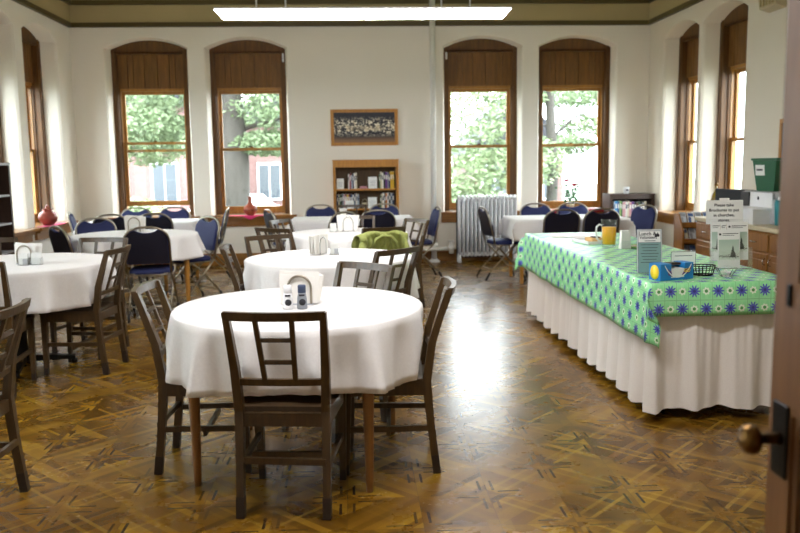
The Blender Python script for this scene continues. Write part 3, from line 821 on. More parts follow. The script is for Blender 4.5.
round_table(-.18,5.88,22,'second round table in the middle row, its legs hidden by chairs','white cloth on the second round table, with a wire napkin holder turned side-on',2)
round_table(-.06,7.95,-15,'third round table in the middle row, behind the green jacket','white cloth on the third round table, behind the green jacket',3,R=.585,legmat='table_leg2')
round_table(-2.42,5.93,15,'left round table on a black pedestal with spreading feet','white cloth on the left pedestal table, cut off by the picture edge',4,'ped',R=.65)
round_table(-2.18,8.24,28,'round table on honey-coloured legs amid the blue chairs','white cloth on the round table amid the blue chairs',5,R=.61,hang=.21,legmat='table_leg2')

def rect_cloth(name,x0,x1,y0,y1,z,ax,ay,mat,label,cat,seed,amp=.008,uvs=False,n=.035,group=None,corner={}):
    rnd=random.Random(seed); m=MB()
    def axis(lo,hi,e):
        k=max(2,int((hi-lo)/n)); inner=[lo+(hi-lo)*i/k for i in range(k+1)]; q=max(2,int(e/.03))
        return [lo-e+e*i/q for i in range(q)]+inner+[hi+e*(i+1)/q for i in range(q)]
    X=axis(x0,x1,ax); Y=axis(y0,y1,ay); ph=[rnd.uniform(0,6) for _ in range(4)]
    vs=[];uv=[]
    for y in Y:
        for x in X:
            dx=max(x0-x,x-x1,0); dy=max(y0-y,y-y1,0); sx=-1 if x<x0 else 1; sy=-1 if y<y0 else 1
            cx=min(max(x,x0),x1); cy=min(max(y,y0),y1); q=min(dx,dy); r=max(dx,dy)
            ox=oy=0; zz=z
            if r>0:
                zz=z-math.sqrt(r*r+q*q*.8)
                k=min(1,r/.08)
                if dx>0: ox=.008*k+dx*.05+amp*min(1,dx/.12)*math.sin(9*y+ph[0]+2*math.sin(3*y))*(1 if q==0 else .3)
                if dy>0: oy=.008*k+dy*.05+amp*min(1,dy/.12)*math.sin(9*x+ph[1]+2*math.sin(3*x))*(1 if q==0 else .3)
                if q>0:
                    kx,ky=corner.get((sx,sy),(.33,.33)); ox+=kx*q+.02*math.sin(q*30); oy+=ky*q+(.006 if ky<.2 else 0)
            vs.append((cx+sx*ox,cy+sy*oy,zz)); uv.append((x,y))
    w=len(X); fs=[(j*w+i,j*w+i+1,(j+1)*w+i+1,(j+1)*w+i) for j in range(len(Y)-1) for i in range(w-1)]
    m.add(vs,fs,0,True,uv); o=m.build(name,mat); tag(o,label,cat,group)
    sm=o.modifiers.new('s','SOLIDIFY'); sm.thickness=.0015; sm.offset=1
    return o
def rect_table(x0,x1,y0,y1,z,label,legmat='table_leg2'):
    t=thing('long_table',((x0+x1)/2,(y0+y1)/2,0),0,label,'table','long white-clothed tables'); w,d=(x1-x0)/2,(y1-y0)/2
    m=MB(); m.box(-w,w,-d,d,z-.03,z-.004); m.build('table_top','table_top',t)
    m=MB(); m.box(-w+.06,w-.06,-d+.05,-d+.07,z-.11,z-.03); m.box(-w+.06,w-.06,d-.07,d-.05,z-.11,z-.03); m.box(-w+.05,-w+.07,-d+.05,d-.05,z-.11,z-.03); m.box(w-.07,w-.05,-d+.05,d-.05,z-.11,z-.03); m.build('apron',legmat,t)
    for sx in (-1,1):
        for sy in (-1,1): m=MB(); m.bar((sx*(w-.08),sy*(d-.08),0),(sx*(w-.08),sy*(d-.08),z-.03),.036,.036,up=(0,1,0),w2=.05,h2=.05); m.build('leg',legmat,t)
    return t
LT=[(-3.28,-1.95,9.90,10.68,'left'),(-.76,.74,9.78,10.60,'middle'),(1.88,3.22,9.30,10.12,'right')]
D={'left':'long table under the leftmost back window','middle':'long table in front of the brown bookcase','right':'long table below the flowers, its two wooden legs showing by the radiator'}
for i,(x0,x1,y0,y1,s) in enumerate(LT):
    rect_table(x0,x1,y0,y1,.75,D[s]); rect_cloth('tablecloth',x0,x1,y0,y1,.752,.24,.24,'cloth','white cloth with hanging corners over the '+s+' long table','tablecloth',i+7,group='white cloths on the long tables')
# buffet
BX0,BX1,BY0,BY1,BZ=1.62,2.36,4.27,7.34,.77
t=thing('buffet_table',((BX0+BX1)/2,(BY0+BY1)/2,0),0,'long buffet table hidden under a green cloth and white skirt','table')
w,d=(BX1-BX0)/2-.012,(BY1-BY0)/2-.012
m=MB(); m.box(-w,w,-d,d,.735,BZ-.006); m.build('table_top','table_top',t)
for sy in (-1,-.03,.03,1):
    for sx in (-1,1): m=MB(); m.tube([(sx*(w-.1),sy*(d-.12),0),(sx*(w-.1),sy*(d-.12),.735)],.015,8); m.build('leg','black_metal',t)
m=MB(); per=[]; s_=.004
def side(p,q,nrm,k):
    L=math.dist(p,q); return [(p[0]+(q[0]-p[0])*i/k,p[1]+(q[1]-p[1])*i/k,nrm[0],nrm[1]) for i in range(k)]
per+=side((BX0,BY1),(BX0,BY0),(-1,0),300)+side((BX0,BY0),(BX1,BY0),(0,-1),84)+side((BX1,BY0),(BX1,BY1),(1,0),200)+side((BX1,BY1),(BX0,BY1),(0,1),70)
N=len(per); rows=14; vs=[]; dist=0; ds=[]
for i,p in enumerate(per):
    if i: dist+=math.dist(p[:2],per[i-1][:2])
    ds.append(dist)
rnd=random.Random(3)
for j in range(rows+1):
    q=j/rows
    for i,(x,y,nx,ny) in enumerate(per):
        s=ds[i]; wv=math.sin(s*2*PI/.235+1.5*math.sin(s*2.6))+.3*math.sin(s*2*PI/.11+2*math.sin(s*2.3)); fine=math.sin(s*2*PI/.045)
        off=.004+.008*q+wv*(.003+.021*q)+fine*.003*(1-q)+.010*q
        L0=min(1,.02+abs(0)); z=.76-q*(.700-.010*math.sin(s*6)+.006*wv*q)
        # round the corners
        vs.append((x+nx*off,y+ny*off,z))
fs=[(j*N+i,j*N+(i+1)%N,(j+1)*N+(i+1)%N,(j+1)*N+i) for j in range(rows) for i in range(N)]
m.add(vs,fs,0,True); o=m.build('table_skirt','skirt'); tag(o,'pleated white table skirt hanging to the floor around the buffet table','table skirt')
rect_cloth('green_tablecloth',BX0-.045,BX1+.045,BY0-.045,BY1+.045,BZ+.001,.31,.178,'green_cloth','green print tablecloth with blue daisies over the buffet','tablecloth',11,amp=.006,corner={(-1,-1):(-.30,.10),(-1,1):(.45,.1)})
# ------------------------------------------------ things on the walls and along them
def solid0(c):
    k='flat_'+c
    if k not in M: M[k]=plain('gap_shade_'+c.strip('#'),c,.6)
    return k
# radiator
r=thing('radiator',(1.905,11.51,0),0,'white cast iron column radiator standing under the window right of the pipe','radiator')
NS=15; RW=.86
for i in range(NS):
    x=-RW/2+RW*(i+.5)/NS; m=MB(); w=.020
    for y in (-.075,-.025,.025,.075): m.tube([(x,y,.12),(x,y,.90)],.0125,8)
    m.tube([(x,-.075,.90),(x,-.06,.928),(x,-.03,.94),(x,.03,.94),(x,.06,.928),(x,.075,.90)],.0185,8)
    m.tube([(x,-.075,.12),(x,-.05,.10),(x,.05,.10),(x,.075,.12)],.017,8)
    if i<NS-1:
        for z in (.12,.90): m.tube([(x,0,z),(x+RW/NS,0,z)],.024,8)
    if i in (0,NS-1):
        for y in (-.075,.075): m.tube([(x,y,.12),(x,y,0)],[.018,.026],8)
    m.build('section','white_metal',r)
m=MB(); m.box(-RW/2,RW/2,.105,.115,.06,.90); m.build('gap_shade_sheet',solid0('#2a2d33'),r)  # dark sheet added behind the columns, stands in for shade in the gaps
r=thing('steam_pipe',(1.155,11.63,0),0,'white vertical pipe rising to the ceiling beside the radiator','pipe')
m=MB(); m.tube([(0,0,.02),(0,0,HC)],.040,14); m.build('riser','white_pipe',r)
m=MB(); m.lathe([(0,0),(.085,0),(.085,.015),(.06,.035),(.045,.05),(0,.05)],18); m.build('floor_flange','white_pipe',r)
m=MB(); m.tube([(-.36,-.09,.20),(.25,-.09,.20)],.030,10); m.tube([(.20,-.09,.20),(.26,-.09,.22),(.29,-.09,.225)],.036,10); m.build('branch_pipe','white_pipe',r)
m=MB(); m.lathe([(0,.19),(.052,.19),(.058,.215),(.058,.26),(.05,.28),(0,.28)],14); m.build('coupling','white_pipe',r)
m=MB(); m.lathe([(0,.13),(.035,.13),(.035,.25),(.02,.29),(.045,.30),(.045,.315),(0,.315)],12,(.24,-.09,0)); m.build('valve','white_pipe',r)
# outlet boxes, sensors
def small_box(name,x0,x1,y0,y1,z0,z1,mat,label,cat,inner=None):
    r=thing(name,((x0+x1)/2,(y0+y1)/2,z0),0,label,cat); a,b_,c=(x1-x0)/2,(y1-y0)/2,z1-z0
    m=MB(); m.box(-a,a,-b_,b_,0,c,0,.006); m.build('cover',mat,r)
    if inner: m=MB(); inner(m,a,b_,c); m.build('socket','ink',r)
def sock(m,a,b_,c):
    for z in (c*.3,c*.7): m.box(-a*.3,-a*.1,-b_-.002,-b_+.001,z-.012,z+.012); m.box(a*.1,a*.3,-b_-.002,-b_+.001,z-.012,z+.012)
small_box('outlet_box',-1.815,-1.70,11.69,11.745,.055,.13,'plastic_white','white outlet box on the baseboard under the orange vase','outlet',sock)
small_box('contact_sensor',-.965,-.94,11.95,11.985,2.88,3.0,'plastic_white','tiny white sensor at the top right of the second back window','sensor')
small_box('contact_sensor',1.375,1.40,11.95,11.985,2.90,3.0,'plastic_white','tiny white sensor at the top left of the window by the radiator','sensor')
r=thing('door_chime',(4.305,8.2,2.90),0,'beige box mounted high on the right wall, cut by the top edge of the picture','box')
m=MB(); m.prism([(-.005,0),(-.11,.03),(-.13,.15),(-.005,.15)],-.17,.17,0,'xz'); m.build('housing','counter',r)
m=MB(); 
for k in range(5): m.box(-.132,-.12,-.13+k*.06,-.11+k*.06,.05,.13)
m.build('grille','frieze',r)
# painting
r=thing('framed_painting',(.185,11.77,1.68),0,'wide dark painting of many pale figures in an oak frame on the back wall','painting')
m=MB(); w,h=.478,.51
m.box(-w,w,-.035,-.002,0,.045); m.box(-w,w,-.035,-.002,h-.045,h); m.box(-w,-w+.045,-.035,-.002,.045,h-.045); m.box(w-.045,w,-.035,-.002,.045,h-.045); m.build('frame','bookcase',r)
m=MB(); m.quad((-w+.045,-.018,.045),(w-.045,-.018,.045),(w-.045,-.018,h-.045),(-w+.045,-.018,h-.045)); m.quad((w-.045,-.012,.045),(-w+.045,-.012,.045),(-w+.045,-.012,h-.045),(w-.045,-.012,h-.045)); m.build('canvas','painting',r)
r=thing('framed_picture',(4.305,7.72,1.16),0,'dark upright picture in a wooden frame on the right wall, half behind the door','painting')
m=MB(); m.box(-.03,-.002,-.3,.3,0,.04); m.box(-.03,-.002,-.3,.3,.61,.65); m.box(-.03,-.002,-.3,-.26,.04,.61); m.box(-.03,-.002,.26,.3,.04,.61); m.build('frame','bookcase',r)
m=MB(); m.box(-.015,-.004,-.26,.26,.04,.61); m.build('print','small_picture',r)
# bookcases
BOOKN=[0]
def solid(name,c,rough=.6):
    k='bk_'+c
    if k not in M: M[k]=plain('book_'+c.strip('#'),c,rough)
    return k
def bookcase(name,x0,x1,y0,y1,h,shelves,mat,matin,label,head=.09,t=.035,toph=None):
    r=thing(name,((x0+x1)/2,y0,0),0,label,'bookcase'); w=(x1-x0)/2; d=y1-y0
    m=MB(); m.box(-w,-w+t,0,d,0,h); m.build('side_panel',mat,r); m=MB(); m.box(w-t,w,0,d,0,h); m.build('side_panel',mat,r)
    m=MB(); m.box(-w-.006,w+.006,-.008,d,h,h+.02); m.box(-w+t,w-t,0,.02,h-head,h); m.build('top',mat,r)
    m=MB(); m.box(-w+t,w-t,d-.012,d,0,h); m.build('back_panel',matin,r)
    for z in shelves:
        m=MB(); m.box(-w+t,w-t,.004,d-.012,z-.022,z); m.build('shelf',mat,r)
    return r
CN={'#e9e6de':'white','#d8cdb0':'cream','#c98f96':'pink','#8a2f3a':'dark red','#33415e':'navy','#1f2228':'black','#3f5a8c':'blue','#4a6b4a':'green','#e2b72c':'yellow','#6b3f86':'purple','#8b8f96':'grey','#6d4b33':'brown','#2f8fd0':'bright blue','#9cc46a':'lime','#d9a2a8':'rose','#b9c4cf':'pale blue','#c97a3a':'orange'}
ORD=['first','second','third','fourth','fifth','sixth','seventh','eighth','ninth','tenth','eleventh','twelfth','thirteenth','fourteenth','fifteenth','sixteenth','seventeenth','eighteenth']
def books(x,z,y,spec,where,group):
    """spec: (thickness, height, colour, lean)"""
    for k,(t,h,c,ln) in enumerate(spec):
        lab='%s book, %s from left, %s'%(CN[c],ORD[k],where)
        r=thing('book',(x+t/2,y,z),0,lab,'book',group)
        d=.14; m=MB(); m.box(-t/2,t/2,0,d,0,h,0,.002); o=m.build('cover',solid('b',c),r)
        g=MB(); g.box(-t/2+.002,t/2-.002,.004,d+.001,h-.001,h+.0006); g.build('pages','paper',r)
        l=MB(); cc='#e9e6de' if c not in ('#e9e6de','#d8cdb0','#b9c4cf') else '#33415e'
        l.box(-t*.3,t*.3,-.0012,0.0005,h*.55,h*.82); l.build('spine_label',solid('b',cc),r)
        if ln: r.rotation_euler=(0,R_(ln),0)
        x+=t+.0015+(abs(math.sin(R_(ln)))*h*.0)
    return x
def card(x,y,z,w,h,label,tilt=-12):
    r=thing('shelf_sign',(x,y,z),0,label,'sign'); m=MB(); m.box(-w/2,w/2,-.002,.002,0,h); m.build('paper_sheet','paper',r)
    m=MB()
    for k,(a,b_) in enumerate(((.7,.62),(.7,.48),(.5,.34),(.6,.22))): m.box(-w*a/2,w*a/2,-.0035,-.0022,h*b_,h*(b_+.045))
    m.build('printed_lines','grey_plastic',r)
    m=MB(); m.box(-w/2,w/2,-.002,.05,0,.003); m.build('foot','acrylic',r)
    r.rotation_euler=(R_(tilt),0,0)
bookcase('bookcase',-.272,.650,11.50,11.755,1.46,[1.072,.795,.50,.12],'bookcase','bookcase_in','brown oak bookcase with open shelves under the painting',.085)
Yb=11.54
wu='left group, upper shelf of brown bookcase'
card(-.172,11.53,1.072,.10,.15,'small white card at the left end of the upper bookcase shelf')
books(-.062,1.072,Yb,[(.014,.21,'#e9e6de',0),(.012,.20,'#c98f96',0),(.016,.225,'#8a2f3a',0),(.014,.19,'#b9c4cf',0),(.018,.215,'#33415e',0),(.020,.22,'#e9e6de',0),(.022,.225,'#d8cdb0',0)],wu,'books standing in the left group of the upper shelf')
r=thing('book',(.155,11.53,1.072),0,'pink book lying flat in the middle of the upper bookcase shelf','book')
m=MB(); m.box(-.055,.055,0,.15,0,.018,0,.002); m.box(-.05,.045,.01,.14,.019,.034,0,.002); m.build('cover',solid('b','#c98f96'),r)
card(.283,11.53,1.075,.125,.165,'white framed card in the middle of the upper bookcase shelf')
books(.375,1.072,Yb,[(.016,.2,'#4a6b4a',0),(.024,.235,'#d8cdb0',0),(.018,.22,'#e9e6de',0),(.024,.235,'#1f2228',0),(.030,.23,'#6b3f86',0),(.016,.225,'#8b8f96',0),(.02,.2,'#33415e',0),(.026,.235,'#e2b72c',0),(.024,.235,'#e2b72c',0)],'right group, upper shelf of brown bookcase','books standing in the right group of the upper shelf')
books(-.225,.795,Yb,[(.018,.19,'#33415e',0),(.014,.20,'#d8cdb0',0),(.02,.19,'#4a6b4a',0),(.018,.2,'#1f2228',0),(.022,.21,'#8b8f96',0),(.018,.2,'#c98f96',0),(.022,.21,'#6d4b33',0),(.018,.2,'#e2b72c',0),(.02,.205,'#8a2f3a',0),(.016,.2,'#1f2228',0),(.02,.2,'#3f5a8c',0),(.016,.19,'#e9e6de',0),(.024,.205,'#33415e',0),(.022,.21,'#e9e6de',0),(.024,.2,'#b9c4cf',0)],'left row, second shelf of brown bookcase','books standing in the left row of the second shelf')
card(-.052,11.515,.795,.115,.12,'white card in front of the left books on the second bookcase shelf')
card(.275,11.52,.795,.125,.16,'white card in the middle of the second bookcase shelf')
r=thing('small_basket',(.165,11.56,.795),0,'small tan basket on the second bookcase shelf, left of the white card','basket')
m=MB(); m.lathe([(0,0),(.03,0),(.042,.08),(.038,.08),(.028,.006),(0,.006)],14); m.build('bowl','counter',r); m=MB(); m.tube([(-.036,0,.08),(-.02,0,.13),(.02,0,.13),(.036,0,.08)],.004,6); m.build('handle','counter',r)
books(.385,.795,Yb,[(.018,.18,'#4a6b4a',0),(.02,.2,'#d8cdb0',0),(.018,.21,'#e9e6de',0),(.016,.19,'#1f2228',0),(.022,.21,'#c97a3a',0),(.02,.215,'#e9e6de',0),(.024,.215,'#1f2228',0),(.022,.21,'#b9c4cf',0),(.026,.21,'#33415e',0)],'right group, second shelf of brown bookcase','books standing in the right group of the second shelf')
books(-.22,.50,Yb,[(.03,.2,'#33415e',0),(.03,.21,'#6d4b33',0),(.028,.2,'#8a2f3a',0),(.03,.2,'#4a6b4a',0),(.03,.22,'#8b8f96',0),(.03,.2,'#1f2228',0)],'third shelf of brown bookcase','books standing on the third shelf')
bookcase('low_bookcase',3.64,4.285,11.38,11.73,.925,[.615,.30,.06],'dark_case','dark_case','low dark wooden bookcase in the right back corner',.05,t=.045)
books(3.70,.615,11.41,[(.022,.225,'#b9c4cf',0),(.035,.235,'#2f8fd0',0),(.03,.23,'#3f5a8c',0),(.022,.235,'#9cc46a',0),(.018,.22,'#4a6b4a',0),(.04,.215,'#d9a2a8',0),(.034,.22,'#e9e6de',0),(.02,.235,'#d8cdb0',0),(.03,.21,'#c98f96',0),(.036,.22,'#6b3f86',0),(.03,.21,'#1f2228',0),(.03,.2,'#6d4b33',0),(.026,.21,'#4a6b4a',0),(.03,.22,'#1f2228',0),(.026,.2,'#8b8f96',0),(.03,.22,'#d8cdb0',0)],'top shelf of low dark bookcase','books standing in the low dark bookcase')
r=thing('paper_cup',(3.92,11.52,.946),0,'small white cup with a dark mark on top of the low dark bookcase','cup')
m=MB(); m.lathe([(0,0),(.036,0),(.046,.095),(.043,.095),(.034,.004),(0,.004)],18); m.build('cup_body','plastic_white',r)
m=MB(); m.box(-.018,.018,-.0445,-.0405,.04,.062); m.build('mark','ink',r)
# tall shelf at the left edge (open side faces the room)
r=thing('dark_shelf',(-3.70,8.15,0),0,'dark wooden open shelf unit at the left edge against the left wall','bookcase')
m=MB(); m.box(-.145,.15,.55,.585,0,1.46); m.build('side_panel','dark_case',r); m=MB(); m.box(-.145,.15,-.585,-.55,0,1.46); m.build('side_panel','dark_case',r)
m=MB(); m.box(-.145,.158,-.59,.59,1.46,1.485); m.build('top','grey_plastic',r)
m=MB(); m.box(-.145,-.13,-.55,.55,0,1.46); m.build('back_panel','dark_case',r)
for z in (.2,.58,.87,1.16): m=MB(); m.box(-.13,.145,-.55,.55,z-.02,z); m.build('shelf','grey_plastic',r)
# cabinet and counter on the right
CY0,CY1=4.4,8.62
for k in range(4):
    y1=CY1-k*1.05-.005; y0=y1-1.04
    r=thing('base_cabinet',(3.72,(y0+y1)/2,0),0,['oak base cabinet at the far end of the right wall, behind the brochure sign','oak base cabinet with a bar-handled drawer just left of the open door','oak base cabinet behind the open door','oak base cabinet nearest to us behind the open door'][k],'cabinet','oak base cabinets along the right wall')
    a=(y1-y0)/2
    m=MB(); m.box(0,.56,-a,a,.09,.765); m.box(.06,.56,-a,a,0,.09); m.build('carcass','cabinet',r)
    for s in (-1,1):
        c=s*a/2; q=a/2-.02
        m=MB(); m.box(-.018,0,c-q,c+q,.585,.745,0,.005); o=m.build('drawer','cabinet',r)
        m=MB(); m.tube([(-.018,c-.045,.665),(-.04,c-.035,.665),(-.04,c+.035,.665),(-.018,c+.045,.665)],.005,8); m.build('drawer_handle','chrome',o)
        m=MB(); m.box(-.018,0,c-q,c+q,.11,.565,0,.005); m.box(-.024,-.018,c-q+.055,c+q-.055,.165,.51,0,.004); o=m.build('door','cabinet',r)
        m=MB(); m.tube([(-.018,c-s*(-q+.03)*-1,.47),(-.04,c-s*(-q+.03)*-1,.475),(-.04,c-s*(-q+.03)*-1,.52),(-.018,c-s*(-q+.03)*-1,.525)],.005,8); m.build('door_handle','chrome',o)
m=MB(); m.box(3.69,4.30,CY0-.05,CY1,.767,.81,0,.006); m.box(4.28,4.30,CY0-.05,CY1,.81,.9); tag(m.build('countertop','counter'),'long beige laminate countertop over the oak cabinets on the right','countertop')
# monitor
r=thing('computer_monitor',(3.95,8.26,.811),0,'black flat monitor standing on the counter behind the brochure sign','monitor')
m=MB(); m.box(-.02,.02,-.27,.27,.03,.30,0,.006); m.build('screen_case','black',r); m=MB(); m.box(-.022,-.0195,-.255,.255,.05,.285); m.build('screen',solid('b','#1f2228',.2),r)
m=MB(); m.box(-.08,.09,-.1,.1,0,.012); m.box(.02,.04,-.03,.03,.012,.12); m.build('stand','black',r); r.rotation_euler=(0,0,R_(14))
r=thing('printer',(4.08,7.66,.811),0,'grey and white printer on the counter, the green bucket standing on it','printer')
m=MB(); m.box(-.19,.19,-.33,.33,0,.24,0,.01); m.box(-.17,.19,-.31,.31,.24,.30,0,.01); m.build('case','grey_plastic',r)
m=MB(); m.box(-.196,-.188,-.30,.12,.15,.29); m.build('front_panel','plastic_white',r)
m=MB(); m.tube([(-.198,-.04,.235),(-.194,-.04,.235)],.018,14); m.build('button','ink',r)
m=MB(); m.box(-.20,-.188,.14,.31,.03,.29); m.build('paper_tray','black',r)
def bucket():
    r=thing('green_bucket',(4.03,7.64,1.112),0,'green plastic bin with a white label, standing on the printer','bin')
    m=MB(); q=[(.09,.105,0),(.115,.145,.29),(.125,.158,.295),(.125,.158,.315),(.11,.14,.315),(.085,.1,.008)]; vs=[]
    for a,b_,z in q: vs+=[(-a,-b_,z),(a,-b_,z),(a,b_,z),(-a,b_,z)]
    fs=[(3,2,1,0),(20,21,22,23)]
    for i in range(5):
        for k in range(4): fs.append((i*4+k,i*4+(k+1)%4,i*4+4+(k+1)%4,i*4+4+k))
    m.add(vs,fs); m.build('bin_body','green_plastic',r)
    lb=MB(); lb.add([(-.106,.0,.15),(-.106,.11,.15),(-.1155,.11,.25),(-.1155,.0,.25),(-.098,.0,.15),(-.098,.11,.15),(-.1075,.11,.25),(-.1075,.0,.25)],[(0,1,2,3),(7,6,5,4),(0,4,5,1),(1,5,6,2),(2,6,7,3),(3,7,4,0)]); o=lb.build('paper_label','paper',r)
    k=MB(); k.add([(-.1115,.02,.195),(-.1115,.095,.195),(-.1135,.095,.212),(-.1135,.02,.212)],[(0,1,2,3)]); k.build('lettering','ink',o)
    m=MB(); m.tube([(.0,-.155,.27),(-.02,-.19,.2),(0,-.13,.14)],.006,6); m.build('handle','green_plastic',r)
    r.rotation_euler=(0,0,R_(18))
bucket()
r=thing('storage_box',(3.82,7.60,.811),0,'white plastic storage box with a lid and handwritten label on the counter','box')
m=MB(); q=[(.085,.19,0),(.10,.215,.13)]; vs=[]
for a,b_,z in q: vs+=[(-a,-b_,z),(a,-b_,z),(a,b_,z),(-a,b_,z)]
m.add(vs,[(3,2,1,0),(4,5,6,7),(0,1,5,4),(1,2,6,5),(2,3,7,6),(3,0,4,7)]); m.build('box_body','plastic_white',r)
m=MB(); m.box(-.108,.108,-.225,.225,.13,.152,0,.006); m.build('lid','plastic_white',r)
m=MB(); m.add([(-.0885,-.02,.03),(-.0885,.17,.03),(-.0985,.17,.11),(-.0985,-.02,.11)],[(0,1,2,3)]); o=m.build('paper_label','paper',r)
m=MB(); pts=[(-.0955,.15-.0095*i,.072+.010*math.sin(i*1.9)) for i in range(14)]; m.tube(pts,.0022,5); m.build('handwriting','ink',o)
r=thing('tan_figurine',(3.80,7.90,.811),0,'small tan figurine on the counter left of the white storage box','figurine')
m=MB(); m.lathe([(0,0),(.028,0),(.03,.02),(.018,.05),(.024,.075),(.012,.09),(.022,.105),(.018,.13),(0,.14)],14); m.build('body_shape',solid('b','#d8b070'),r); m=MB(); m.tube([(0,.02,.03),(0,.05,.05),(0,.045,.09),(0,.02,.1)],.006,6); m.build('handle',solid('b','#d8b070'),r)
r=thing('teal_container',(3.95,7.26,.811),0,'teal plastic container on the counter at the edge of the open door','container')
m=MB(); m.lathe([(0,0),(.075,0),(.085,.20),(.08,.23),(0,.23)],20); m.build('container_body','teal_plastic',r); m=MB(); m.lathe([(0,.23),(.06,.23),(.055,.26),(0,.262)],20); m.build('lid','plastic_white',r)
r=thing('amber_bottle',(4.245,9.33,.716),0,'tall amber bottle on the right wall sill above the brochure rack','bottle')
m=MB(); m.lathe([(0,0),(.05,0),(.058,.04),(.058,.22),(.045,.29),(.018,.34),(.016,.40),(0,.40)],18); m.build('bottle_body','gold_glass',r); m=MB(); m.lathe([(0,.40),(.02,.40),(.02,.43),(0,.43)],14); m.build('cap','brass',r)
# brochure rack
r=thing('brochure_rack',(3.84,8.80,0),0,'wooden brochure rack with sloping tiers beside the right wall','rack')
m=MB(); 
m.prism([(.0,0),(.25,0),(.25,.82),(.14,.82),(0,.62)],-.20,-.18,0,'yz'); m.build('side_panel','cabinet',r)
m=MB(); m.prism([(.0,0),(.25,0),(.25,.82),(.14,.82),(0,.62)],.18,.20,0,'yz'); m.build('side_panel','cabinet',r)
m=MB(); m.box(-.18,.18,.235,.25,0,.82); m.build('back_panel','cabinet',r)
RT=[(.70,.10),(.52,.05),(.34,.02),(.16,.01)]
for z,y in RT: m=MB(); m.box(-.18,.18,y,y+.13,z-.012,z); m.box(-.18,.18,y-.008,y,z-.03,z+.025); m.build('shelf','cabinet',r)
BRC=['#b9c4cf','#e9e6de','#8b8f96','#3f5a8c']
rd=random.Random(5)
tiers=['top','second','third','lowest']
for j,(z,y) in enumerate(RT):
    for k in range(4):
        c=['#b9c4cf','#e9e6de','#b9c4cf','#8b8f96'][(j+k)%4]
        o=thing('brochure',(3.84-.135+k*.088,8.80+y+.02,z+.001),0,'%s brochure, %s from the left on the %s tier of the brochure rack'%(CN[c],ORD[k],tiers[j]),'brochure','brochures in the wooden rack')
        m=MB(); m.box(-.038,.038,0,.010,0,.155); m.build('cover',solid('b',c),o); m=MB(); m.box(-.03,.03,-.0012,0,.10,.14); m.box(-.03,.0,-.0012,0,.02,.09); m.build('cover_print',solid('b','#3f5a8c' if (j+k)%2 else '#8b8f96'),o)
        o.rotation_euler=(R_(-32),R_(rd.uniform(-2,6)),0)

# ------------------------------------------------ sills
SZ=.716
r=thing('orange_vase',(-1.46,11.70,SZ+.004),0,'round orange clay vase with a narrow neck on the sill of the second back window','vase')
m=MB(); m.lathe([(0,0),(.045,0),(.085,.035),(.098,.075),(.085,.12),(.045,.15),(.024,.18),(.022,.24),(.030,.262),(.022,.262),(.016,.24),(0,.2)],28); m.build('vase_body','terracotta',r)
m=MB()
for k in range(10): a=2*PI*k/10; m.lathe([(0,-.001),(.011,0),(0,.008)],8,(0,0,0)); 
m=MB(); m.tube([(.099*math.cos(a/24*2*PI),.099*math.sin(a/24*2*PI),.075) for a in range(24)],.003,5,closed=True); m.build('painted_ring','chair_cap',r)
def runner(name,pts,label,mat):
    """pts: quad strip of (x,y,z) pairs"""
    m=MB(); vs=[p for pr in pts for p in pr]; fs=[(2*i,2*i+1,2*i+3,2*i+2) for i in range(len(pts)-1)]; m.add(vs,fs); o=m.build(name,mat); tag(o,label,'cloth'); sm=o.modifiers.new('s','SOLIDIFY'); sm.thickness=.002; return o
runner('pink_runner',[((-1.76,11.80,SZ+.001),(-1.15,11.80,SZ+.001)),((-1.76,11.656,SZ+.001),(-1.15,11.656,SZ+.001)),((-1.56,11.650,SZ-.012),(-1.36,11.650,SZ-.012)),((-1.47,11.650,SZ-.06),(-1.45,11.650,SZ-.06))],'pink runner under the orange vase, its point hanging over the sill','pink_cloth')
r=thing('red_pitcher',(-3.80,10.38,SZ+.004),0,'squat red clay pitcher with a loop handle on the left wall sill','pitcher')
m=MB(); m.lathe([(0,0),(.06,0),(.10,.04),(.115,.09),(.10,.145),(.06,.17),(.055,.185),(.065,.2),(.055,.2),(.045,.18),(0,.15)],26); m.build('pitcher_body','red_clay',r)
m=MB(); m.tube([(-.0,-.06,.165),(0,-.055,.215),(0,0,.245),(0,.055,.215),(0,.06,.165)],.010,8); m.build('handle','red_clay',r)
runner('pink_runner',[((-3.84,10.10,SZ+.001),(-3.84,10.86,SZ+.001)),((-3.738,10.10,SZ+.001),(-3.738,10.86,SZ+.001)),((-3.732,10.5,SZ-.012),(-3.732,10.80,SZ-.012))],'pink runner under the red pitcher on the left wall sill','pink_cloth')
runner('red_runner',[((2.85,11.84,SZ+.001),(3.66,11.84,SZ+.001)),((2.85,11.655,SZ+.001),(3.66,11.655,SZ+.001)),((2.85,11.650,SZ-.035),(3.66,11.650,SZ-.035))],'red runner on the sill under the potted flowers','red_cloth')
r=thing('potted_flowers',(3.17,11.74,SZ+.004),0,'pink flowers on long stems in a pale pot at the rightmost back window','plant')
m=MB(); m.lathe([(0,0),(.045,0),(.06,.10),(.055,.10),(.045,.09),(0,.09)],20); m.build('pot','counter',r)
rd=random.Random(8)
